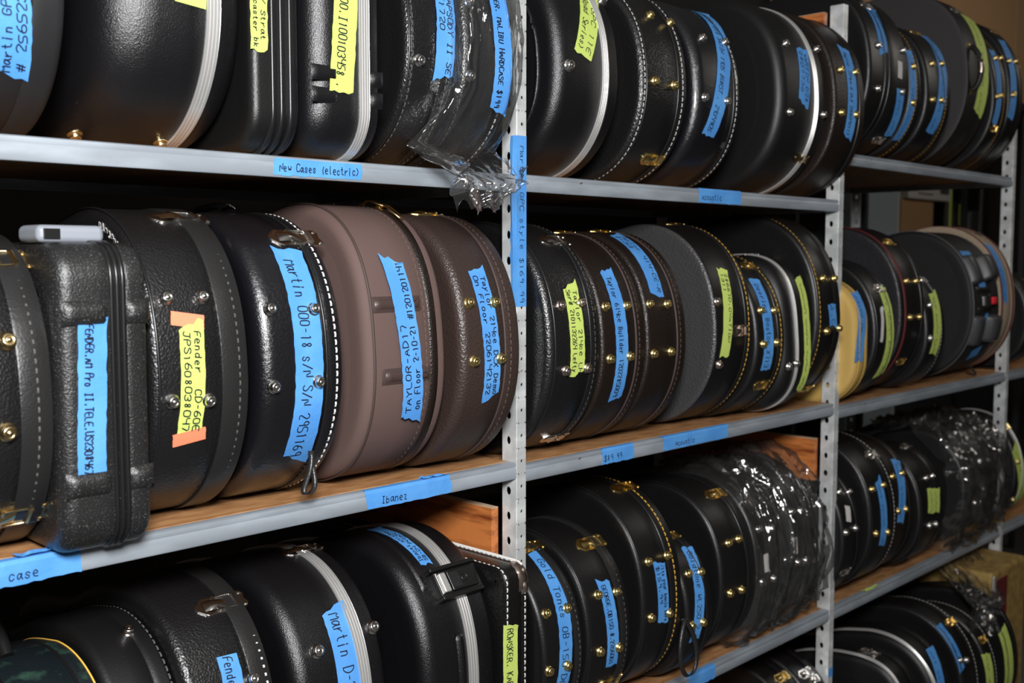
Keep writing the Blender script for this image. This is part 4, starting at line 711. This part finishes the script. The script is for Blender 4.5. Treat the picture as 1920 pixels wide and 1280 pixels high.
def tape(rim, c, colour, A, B, w, lines, d, seed, e, th, lift0=0.):
    rnd = random.Random(seed)
    (xa, sa), (xb, sb) = A, B
    length = math.hypot(xb-xa, sb-sa); dx, ds = (xb-xa)/length, (sb-sa)/length    # from the upper end downwards
    nx_, ns_ = -ds, dx                                                             # across: towards +X when running down
    if nx_ < 0: nx_, ns_ = -nx_, -ns_
    w = abs(w)
    off = .0009+.0004*rnd.random()+lift0
    def mp(u, v, o=0.):      # u from the upper end, v from the left edge
        return rim.at(sa+ds*u+ns_*(v-w/2), xa+dx*u+nx_*(v-w/2), off+o)
    nu = max(6, int(length/.008)); nv = 5; rows = []
    j0 = [rnd.uniform(-1, 1)*.006 for _ in range(nv+1)]; j1 = [rnd.uniform(-1, 1)*.006 for _ in range(nv+1)]
    sl0, sl1 = rnd.uniform(-.5, .5)*w, rnd.uniform(-.45, .45)*w
    big = length > .06
    wob = [rnd.uniform(-.0008, .0008) for _ in range(nu+1)]
    for i in range(nu+1):
        row = []
        for j in range(nv+1):
            u = length*i/nu; v = w*j/nv+wob[i]
            if big and i == 0: u += j0[j]*.6+sl0*(j/nv-.5)
            if big and i == nu: u += j1[j]*.6+sl1*(j/nv-.5)
            lift = 0
            if big and i < 2: lift = .0025*(2-i)/2*(j/nv)
            row.append(mp(u, v, lift))
        rows.append(row)
    mat = {'blue': 'blue', 'green': 'lime', 'white': 'whitelabel', 'orange': 'orange'}[colour]
    m = MB(); m.grid(rows)
    t = m.build('paper_label' if colour == 'white' else 'tape_label', mat, e, smooth=False, solid=.0003)
    if colour == 'green': t['label'] = 'lime green masking tape'
    if lines:
        st = text_strokes(lines, length, w, seed)
        pen = min(.0018, max(.0011, w*.052))
        if d == 'd': ink(st, lambda u, v: mp(u, v, .0009), pen, parent=t)
        else: ink(st, lambda u, v: mp(length-u, w-v, .0009), pen, parent=t)
    return t

def ribbon(mb, pts, side, w):
    side = Vector(side).normalized()*w/2
    mb.grid([[Vector(p)-side, Vector(p)+side] for p in pts])

def special(c, rim, e, th, it):
    k = it[0]; H = c['H']
    if k == 'ribs':
        for s0 in (-.100, -.066):
            m = MB(); rim.patch(m, s0, s0+.024, .0, .050, .0022, .007); m.build('moulded_rib', 'abs', e)
            m = MB(); rim.patch(m, s0, s0+.026, .112, th+.001, .0045, .006); m.build('moulded_rib', 'abs', e)
    elif k == 'ata':
        for sg, s0 in ((1, .098), (-1, -.128)):
            m = MB(); rim.patch(m, s0, s0+.034, .006, .068, .0075, .014); m.build('bumper', 'ata', e)
            m = MB(); rim.patch(m, s0, s0+.034, th-.034, th+.003, .009, .014); m.build('bumper', 'ata', e)
        for X in (.074, .082, .090):
            m = MB(); rim.sweep(m, [(-.0035, -.001), (-.003, .002), (0, .003), (.003, .002), (.0035, -.001)], X); m.build('gasket', 'gasket', e)
        zt = H; y0 = .03
        h = MB(); h.box((.004, y0+.03, zt-.001), (.096, y0+.10, zt+.023)); hd = h.build('carry_handle', 'greyplastic', e, bevel=.009, seg=4); hd['label'] = 'grey plastic handle'
        h = MB(); h.box((.012, y0+.0285, zt+.004), (.034, y0+.033, zt+.018)); h.build('grip_recess', 'blackplastic', hd, bevel=.001)
        for yy in (.06, .16):
            m = MB(); m.box((.01, yy, -.0008), (.035, yy+.03, .012)); m.build('rubber_foot', 'blackplastic', e, bevel=.003)
    elif k == 'dish':
        for ins, r in ((.055, .0045), (.10, .006)):
            m = MB(); pts = [p for p in rim.ring(0.0005, ins) if p[1] < .36]
            m.tube(pts, r, 8); m.build('moulded_ridge', 'abs', e)
    elif k == 'sidehandle':
        m = MB(); X = .035
        P = [rim.at(.07-.14*q/14, X, .004+.026*math.sin(math.pi*q/14)**.6) for q in range(15)]
        m.tube(P, .0085, 10); hd = m.build('carry_handle', 'darkrim', e)
        m = MB(); m.tube(P[6:10], .0095, 10); m.build('handle_band', 'copper', hd)
        for s0 in (.075, -.075):
            m = MB(); rim.patch(m, s0-.014, s0+.014, X-.012, X+.012, .004, .004); m.build('handle_mount', 'gold', e)
    elif k == 'wear':
        rnd = random.Random(4); m = MB()
        for q in range(26):
            i = int(rim.n/2+13+q*.42); p = rim.ring(.0, .016+rnd.uniform(0, .004))[i % rim.n]
            w = rnd.uniform(.0015, .0045); h = rnd.uniform(.003, .007)
            m.add([(-.0006, p[1]-w, p[2]-h), (-.0006, p[1]+w, p[2]-h*.6), (-.0006, p[1]+w*.7, p[2]+h), (-.0006, p[1]-w*.5, p[2]+h*.7)], [(0, 1, 2, 3)])
        o = m.build('worn_edge', 'threadwhite', e, smooth=False, solid=.0004)
    elif k == 'tophandle':
        s0 = .43; m = MB()
        P = [rim.at(s0+.17*(q/16-.5), th*.52, .004+.018*math.sin(math.pi*q/16)**.7) for q in range(17)]
        rows = []
        for p in P: rows.append([p+Vector((dx, 0, dz)) for dx, dz in ((-.014, 0), (-.012, .005), (0, .008), (.012, .005), (.014, 0), (0, -.004))])
        m.grid(rows, close_v=True); hd = m.build('carry_handle', 'gloss', e)
        m = MB()
        for a, b in zip(P[::1], P[1::1]): m.add([a+Vector((.0128, 0, .004)), a.lerp(b, .6)+Vector((.0128, 0, .004)), a.lerp(b, .6)+Vector((.0112, 0, .0062)), a+Vector((.0112, 0, .0062))], [(0, 1, 2, 3)])
        m.build('stitching', 'threadwhite', hd, smooth=False, solid=.0006)
    elif k == 'loop':
        base = rim.at(-.17, th*.70, .002); m = MB(); pts = []
        for q in range(25):
            t = q/24
            pts.append(base+Vector((.004-.012*math.sin(math.pi*t*1.0)-.004*t, -.010-.018*math.sin(math.pi*t), -.062*math.sin(math.pi*t*.98)**.8*(1 if t < .5 else 1)+.0*t)))
        pts = [base+Vector((-.016*math.sin(2*math.pi*t)-.004, -.004-.020*math.sin(math.pi*t), -.030+.034*math.cos(2*math.pi*t)-.012*math.sin(math.pi*t))) for t in [q/24 for q in range(25)]]
        pts = [base+Vector((-.002-.012*math.sin(2*math.pi*t)*math.sin(math.pi*t)-.020*math.sin(math.pi*t)**2, -.003-.016*math.sin(math.pi*t), -.060*math.sin(math.pi*t)**.85-.01*t)) for t in [q/28 for q in range(29)]]
        ribbon(m, pts, (1, -.9, .1), .009); m.build('pull_loop', 'strap', e, solid=.0012)
    elif k == 'loop2':
        base = rim.at(-.075, th*.86, .003); m = MB()
        pts = [base+Vector((.040*math.sin(2*math.pi*t)*math.sin(math.pi*t)**.6+.012*t, -.012-.02*math.sin(math.pi*t), -.062+.066*math.cos(2*math.pi*t)+.02*t*(1-t))) for t in [q/30 for q in range(31)]]
        ribbon(m, pts, (1, -.7, .4), .011); m.build('dangling_strap', 'strap', e, solid=.0012)
    elif k == 'bars':
        for (X, s) in it[1:]:
            m = MB(); rim.patch(m, s-.016, s+.016, X-.058, X+.053, .002, .004); b = m.build('bumper_base', 'brownseam', e)
            m = MB(); rim.patch(m, s-.011, s+.011, X-.052, X+.048, .006, .004); m.build('rubber_bar', 'rubberbrown', b)
            for dd in (-.004, .004):
                m = MB(); rim.patch(m, s+dd-.0018, s+dd+.0018, X+.012, X+.042, .0075, .001); m.build('bar_rib', 'rubberbrown', b)
    elif k == 'straps':
        for s0, s1 in ((.055, .16), (-.155, -.05)):
            m = MB(); rim.patch(m, s0, s1, .012, .075, .022, .02); m.build('padded_wing', 'padgrey', e)
            m = MB(); rim.patch(m, s0+.01, s1-.0, .12, .20, .034, .026); m.build('padded_wing', 'padgrey', e)
        m = MB(); rim.patch(m, -.03, .022, .080, .150, .022, .004); bk = m.build('buckle', 'blackplastic', e)
        m = MB(); rim.patch(m, -.02, .014, .098, .142, .029, .003); o = m.build('release_button', 'redplastic', bk); o['label'] = 'red buckle button'
        for s in (.035, -.035):
            m = MB(); rim.patch(m, s-.012, s+.012, .03, .14, .006, .003); m.build('webbing', 'strap', e)
        m = MB(); b = rim.at(-.23, .11, .01)
        m.tube([b+Vector((.03*math.sin(3*t), -.02*math.sin(math.pi*t), -.035*t-.02*math.sin(math.pi*t))) for t in [q/14 for q in range(15)]], .004, 6); m.build('dangling_strap', 'strap', e)
    elif k == 'tophandleb':
        s0 = .38; m = MB()
        m.tube([rim.at(s0+.15*(q/14-.5), th*.3, .002+.036*min(1, 1.6*math.sin(math.pi*q/14))) for q in range(15)], .010, 10); m.build('carry_handle', 'blackplastic', e)
    elif k == 'bucklelatch':
        X, s = it[1]; t, n = rim.frame(s); o = rim.at(s, X); ex = Vector((1, 0, 0))
        P = lambda x, y, h: o+ex*x+t*y+n*h
        def blk(name, x0, x1, y0, y1, h0, h1, mat, par, bv=.0025):
            m = MB(); m.add([P(x0,y0,h0),P(x1,y0,h0),P(x1,y1,h0),P(x0,y1,h0),P(x0,y0,h1),P(x1,y0,h1),P(x1,y1,h1),P(x0,y1,h1)], [(0,3,2,1),(4,5,6,7),(0,1,5,4),(1,2,6,5),(2,3,7,6),(3,0,4,7)])
            return m.build(name, mat, par, bevel=bv)
        L = blk('latch', -.040, .062, -.024, .024, -.003, .010, 'blackplastic', e)
        L['label'] = 'large black plastic latch'
        blk('side_guard', -.050, .060, .024, .032, -.003, .018, 'blackplastic', L); blk('side_guard', -.046, .056, -.032, -.024, -.003, .018, 'blackplastic', L)
        blk('lever', -.014, .050, -.020, .020, .010, .016, 'blackplastic', L, .003)
        blk('roller', -.034, -.018, -.019, .019, .009, .017, 'silver', L, .003)
        m = MB(); m.tube([P(-.038, -.02, .012), P(-.038, .02, .012)], .0035, 8); m.build('hinge_pin', 'nickel', L)
        for q in range(6): blk('grip_ridge', -.010+.0035*q, -.0085+.0035*q, -.015, .015, .016, .0175, 'blackplastic', L, .0004)
        m = MB(); lathe(m, [(.0085, 0), (.008, .0015), (.006, .0022), (.0055, .0012), (.001, .0012)], P(.021, 0, .016), n, 18); m.build('lock', 'blackplastic', L)
    elif k == 'groove':
        for s0, s1, a, b in ((.15, .36, .034, .050), (-.22, .06, .078, .098)):
            m = MB(); rim.patch(m, s0, s1, a, b, .0045, .006); m.build('moulded_rib', 'abs', e)
    elif k == 'corner':
        m = MB(); rim.patch(m, H/2-.05, H/2+.02, th-.026, th+.0015, .003, .002); o = m.build('corner_clasp', 'copper', e); o['label'] = 'tarnished metal clasp'
        m = MB(); rim.patch(m, H/2-.055, H/2-.028, th-.018, th-.002, .006, .003); m.build('hinge_knuckle', 'copper', o)
        m = MB()
        rim.sweep(m, [(0, -.001), (0, .004), (.0025, .004), (.0025, -.001)], th-.004, H/2+.0, H/2+.3); m.build('white_edge', 'threadwhite', e)

ROWNAME = dict(A1='instrument cases on the upper left shelf', A2='instrument cases on the upper middle shelf', A3='instrument cases on the upper right shelf',
               B1='instrument cases on the middle left shelf', B2='instrument cases on the centre shelf', B3='instrument cases on the middle right shelf',
               C1='instrument cases on the lower left shelf', C2='instrument cases on the lower middle shelf', C3='instrument cases on the lower right shelf',
               D2='instrument cases on the bottom middle shelf', D3='instrument cases on the bottom right shelf', U4='instrument cases beyond the last post')
LINEMAT = dict(stitchw='threadwhite', stitchg='threadgold', stitchd='threaddark', stitchb='threadbrown', stitchy='threadgold')
RIMS = {}; BAGTAPE = []
def build_case(cid, c, seed):
    th = c['x1']-c['x0']
    e = empty(c['name'], (c['x0'], c['yf'], c['z']))
    tag(e, c['label'], {'gig_bag': 'gig bag', 'banjo_case': 'banjo case'}.get(c['name'], 'guitar case'), ROWNAME[cid[:2]])
    rim = Rim(c); RIMS[cid] = (rim, e, th)
    body(c, rim, e, th)
    for q, it in enumerate(c['items']):
        k = it[0]
        if k == 'line':
            s, X = it[1], it[2]
            X = max(.003, min(X, th-.003))
            m = MB()
            if s == 'silver':
                w = it[3]; sec = [(-w/2, -.001), (-w/2, .0022)]
                for g in range(4):
                    a = -w/2+w*(g+.0)/4
                    sec += [(a+w*.03, .0034), (a+w*.17, .0034), (a+w*.21, .0020), (a+w*.235, .0020)]
                sec += [(w/2, .0022), (w/2, -.001)]
                rim.sweep(m, sec, min(X, th-w/2+.002)); flat_sharp(m.build('metal_band', 'silver', e), 25)
            elif s == 'strap':
                w = it[3]; rim.sweep(m, [(-w/2, -.001), (-w/2, .0028), (-w/2+.002, .0036), (w/2-.002, .0036), (w/2, .0028), (w/2, -.001)], min(X, th-w/2+.001)); flat_sharp(m.build('leather_strip', 'strap', e), 40)
            elif s == 'ridge':
                rim.sweep(m, [(-.0045, -.001), (-.004, .003), (-.002, .0045), (.002, .0045), (.004, .003), (.0045, -.001)], X); m.build('moulded_ridge', 'piping', e)
            elif s in ('pipe', 'pipebrown', 'pipegrey', 'pipey', 'pipeg'):
                r = .0013 if s == 'pipeg' else .0026; rim.sweep(m, [(r*math.cos(a), r*math.sin(a)*.9+.0002) for a in [math.pi*j/6 for j in range(7)]], X)
                m.build('piping', {'pipe': 'piping', 'pipebrown': 'brownseam', 'pipegrey': 'pipinggrey', 'pipey': 'pipingyellow', 'pipeg': 'threadgold'}[s], e)
            elif s == 'red':
                rim.sweep(m, [(-.006, -.001), (-.0055, .002), (.0055, .002), (.006, -.001)], X); o = m.build('binding', 'redthread', e)
                stitches(rim, X, 'threadbrown', o, .008, .006, .002)
            elif s == 'zip':
                rim.sweep(m, [(-.009, -.001), (-.008, .0012), (.008, .0012), (.009, -.001)], X); z = m.build('zip_tape', 'dkbrown' if c['st'] == 'brownsoft' else 'piping', e)
                stitches(rim, X, 'copper' if c['st'] == 'brownsoft' else 'strap', z, .0016, .0018, .007, (-.5, .7)).name = 'zip_teeth'
                if c['st'] == 'brownsoft':
                    for s0 in (.335, .285):
                        m = MB(); rim.patch(m, s0-.012, s0+.012, X-.006, X+.006, .006, .004); sl = m.build('zip_slider', 'gold', e)
                        m = MB(); m.tube([rim.at(s0-.008, X, .007), rim.at(s0-.02, X+.004, .012), rim.at(s0-.062, X+.006, .010), rim.at(s0-.064, X-.004, .010), rim.at(s0-.02, X-.004, .012), rim.at(s0-.008, X, .007)], .0016, 6); m.build('zip_pull', 'gold', sl)
            elif s.startswith('stitch'):
                up = [i for i in c['items'] if i[0] == 'line' and i[1] == 'strap' and abs(i[2]-X) < i[3]/2]
                o = stitches(rim, X, LINEMAT[s], e, w=.0034 if s in ('stitchg', 'stitchw') else .0024)
                if up:
                    for v in o.data.vertices: pass
                    o.location = (0, -.0032, 0)
        elif k == 'foot': foot(rim, it[2], it[3], it[1], e, 1.15 if cid in ('C1d', 'A2a', 'B1a') else 1.)
        elif k == 'latch': latch(rim, it[2]-.006, it[3], it[1], e, it[4])
        elif k == 'tape' and cid == 'A1f': BAGTAPE.append((rim, c, it, th))
        elif k == 'tape': tape(rim, c, it[1], it[2], it[3], it[4], it[5], it[6], seed*17+q, e, th, .0068 if cid == 'B1e' else 0.)
        else: special(c, rim, e, th, it)
for i_, (cid, c) in enumerate(CASES): build_case(cid, c, i_+1)

# ------------------------------------------------------------------ clear plastic bags pulled over some cases
def bag(cid, label, s0, s1, tail, seed, amp=.010, over=(-.012, .016), tailw=.7, lean=0., flare=0.):
    rim, e0, th = RIMS[cid]
    e = empty('plastic_bag', e0.location); tag(e, label, 'plastic bag', 'clear plastic bags over cases')
    off = Vector((seed*3.1, seed*1.7, 0))
    xa, xb = over[0], th+over[1]
    ns, nx = 150, 46
    m = MB(); rows = []
    def crump(p, sc=1.):
        q = Vector(p)*9*sc+off
        q = Vector((q.x*1.7, q.y*.8, q.z*.42))
        w = noise.noise(q*.8+Vector((3, 7, 1)))*.8
        r1 = 1-abs(noise.noise(q+Vector((w, w, 0)))); r2 = 1-abs(noise.noise(q*2.1+Vector((5+w, 1, 2)))); r3 = 1-abs(noise.noise(q*4.3+Vector((1, 9, 4))))
        return r1**7*.85+r2**7*.5+r3**5*.07
    for i in range(ns+1):
        s = s1+(s0-s1)*i/ns
        row = []
        for j in range(nx+1):
            v = j/nx; X = xa+(xb-xa)*v
            p = rim.at(s, X, .012)
            o = amp*crump((X*1.3, p.y, p.z*.6))
            edge = max(0, 1-min(v, 1-v)/.06)
            p = rim.at(s, X+amp*.4*noise.noise(Vector((s*20, v*3, seed))), .0125+o-.006*edge*edge)
            if flare and s < -.10: p.x -= flare*min(1, (-.10-s)/.11)*(1-v)**1.2
            row.append(p)
        rows.append(row)
    # sides close the sleeve: skirts running back along both faces
    for r in rows:
        a, b = r[0], r[-1]
        da = Vector((xa-.004, a.y+.045, (a.z-c_z(rim))*.88+c_z(rim))); db = Vector((xb+.002, b.y+.045, (b.z-c_z(rim))*.88+c_z(rim)))
        r.insert(0, da); r.append(db)
    if tail:
        last = rows[-1]; n = 44
        cx = sum(p.x for p in last)/len(last)
        y0 = min(p.y for p in last)
        for i in range(1, n+1):
            t = i/n; row = []
            for j, p in enumerate(last):
                w = 1-(1-tailw)*t**1.2
                x = cx+(p.x-cx)*w+lean*t
                yt = tail[0]; zt = p.z-(tail[1])*t
                y = p.y+(yt-p.y)*min(1, t*1.8)
                q = Vector((x*1.4, y, zt))
                d = .030*(crump(Vector((q.x+q.z*.5, q.y, q.z*.8)), .75)-.2)*min(1, t*3)
                fold = .007*math.sin(j*1.1+seed+3*t)*min(1, 2*t)
                zz = zt+(.03*noise.noise(Vector((j*.35, seed, 0))) if t > .8 else 0)*(t-.8)*5
                row.append(Vector((x+d*.5, y-abs(d)-fold*.6, zz)))
            rows.append(row)
    m.grid(rows)
    m.build('film', 'plasticfilm', e)
    return e
def c_z(rim): return (min(p[1] for p in rim.p)+max(p[1] for p in rim.p))/2
b_ = bag('A1f', 'clear plastic bag hanging over the shelf edge beside the front post', -.215, .5, (-.05, .105), 1, .011, over=(-.012, .012), tailw=.5, lean=-.055, flare=.07)
for rim, c, it, th in BAGTAPE: tape(rim, c, it[1], it[2], it[3], it[4], it[5], it[6], 99, b_, th, .021)
bag('C2f', 'crumpled clear plastic bag over the left of two wrapped cases', -.34, .42, None, 2, .026)
bag('C2g', 'crumpled clear plastic bag over the wrapped case next to the second post', -.34, .42, None, 3, .026)
bag('C3e', 'large crumpled clear plastic bag drooping off the lower right shelf', -.28, .42, (-.10, .24), 4, .045, over=(-.06, .05), tailw=.18, lean=-.33)

# ------------------------------------------------------------------ things behind the right bay
def carton(name, a, b, mat, label, cat, print_=None, strips=None):
    e = empty(name, ((a[0]+b[0])/2, (a[1]+b[1])/2, a[2])); tag(e, label, cat)
    cx, cy, z0 = e.location
    m = MB(); m.box((a[0]-cx, a[1]-cy, 0), (b[0]-cx, b[1]-cy, b[2]-z0)); m.build('carton_body', mat, e, smooth=False, bevel=.004)
    for nm, (u0, u1, v0, v1), mt in (print_ or []):
        W, Hh = b[0]-a[0], b[2]-a[2]; m = MB()
        m.box((a[0]-cx+W*u0, a[1]-cy-.0015, Hh*v0), (a[0]-cx+W*u1, a[1]-cy+.001, Hh*v1)); m.build(nm, mt, e, smooth=False)
    return e
carton('metal_locker', (3.62, 1.15, -.2), (4.17, 1.22, 1.95), 'panelgrey', 'grey blue metal locker standing behind the right bay', 'locker', [('white_edge', (.955, 1.0, .0, 1.0), 'panelwhite')])
carton('shipping_carton', (4.26, 1.14, 1.83), (4.82, 1.5, 2.02), 'carton', 'white printed carton behind the right bay under the upper shelf', 'carton',
       [('printed_block', (.27, .48, .35, .9), 'print'), ('printed_block', (.74, .96, .2, .85), 'print'), ('printed_block', (.02, .16, .55, .95), 'panelgrey'), ('printed_line', (.22, .56, .14, .18), 'print')])
carton('cabinet', (4.22, 1.16, -.2), (5.7, 1.45, 1.3), 'darkpaint', 'dark cabinet in the gloom behind the right bay', 'cabinet')
carton('cardboard_box', (4.24, 1.17, 1.3), (4.66, 1.44, 1.83), 'cardboard', 'brown cardboard box under the white printed carton', 'box')
e = empty('storage_rack', (3.0, .75, -.2)); tag(e, 'dark rack carrying the huge cardboard box at top right', 'rack')
m = MB(); m.box((0, 0, 2.52), (2.0, .55, 2.56)); m.build('rack_shelf', 'darkpaint', e, smooth=False)
for xx in (0, 1.97):
    for yy in (0.02, .36):
        m = MB(); m.box((xx, yy, 0), (xx+.03, yy+.03, 2.52)); m.build('leg', 'darkpaint', e, smooth=False)
carton('cardboard_box', (3.02, .76, 2.36), (4.97, 1.28, 2.98), 'cardboard', 'huge brown cardboard box at the top right corner', 'box',
       [('packing_tape', (.86, .90, .0, 1.0), 'packtape'), ('packing_tape', (.0, 1.0, .10, .22), 'packtape')])
for i, (x, w, h, mt, tp, lab) in enumerate([(4.86, .08, .52, 'leatherm', (.2, .7, .05, .98), 'dark case in the gloom with a long lime tape'), (5.0, .16, .36, 'leatherm', (.1, .85, .55, .9), 'dark case in the gloom with a square lime tape'),
                                          (5.22, .14, .30, 'padgrey', None, 'dull grey case in the gloom behind the tweed case'), (5.40, .12, .45, 'leatherm', None, 'dark case in the gloom beside the far post')]):
    e = empty('guitar_case', (x, 1.17, 1.3)); tag(e, lab, 'guitar case', 'dark cases in the rack behind')
    m = MB(); m.box((0, 0, 0), (w, .2, h+.2)); m.build('shell', mt, e, bevel=.03, seg=4)
    if tp:
        m = MB(); m.box((w*tp[0], -.002, .2+h*tp[2]), (w*tp[1], .001, .2+h*tp[3])); m.build('tape_label', 'lime', e, smooth=False)
# olive wooden case under film at the lower right corner
e = empty('wooden_chest', (2.24, -.1, -.079)); tag(e, 'olive brown wooden chest with red brown corner straps at bottom right', 'chest')
m = MB(); m.box((0, 0, 0), (.325, .36, .50)); m.build('carcass', 'olivewood', e, smooth=False, bevel=.012)
m = MB(); m.box((.02, -.004, .0), (.13, .0, .47)); m.build('corner_strap', 'redthread', e, smooth=False, bevel=.0015)
m = MB(); m.box((-.003, -.006, .36), (.018, .0, .49)); m.build('metal_corner', 'silver', e, smooth=False, bevel=.0015)
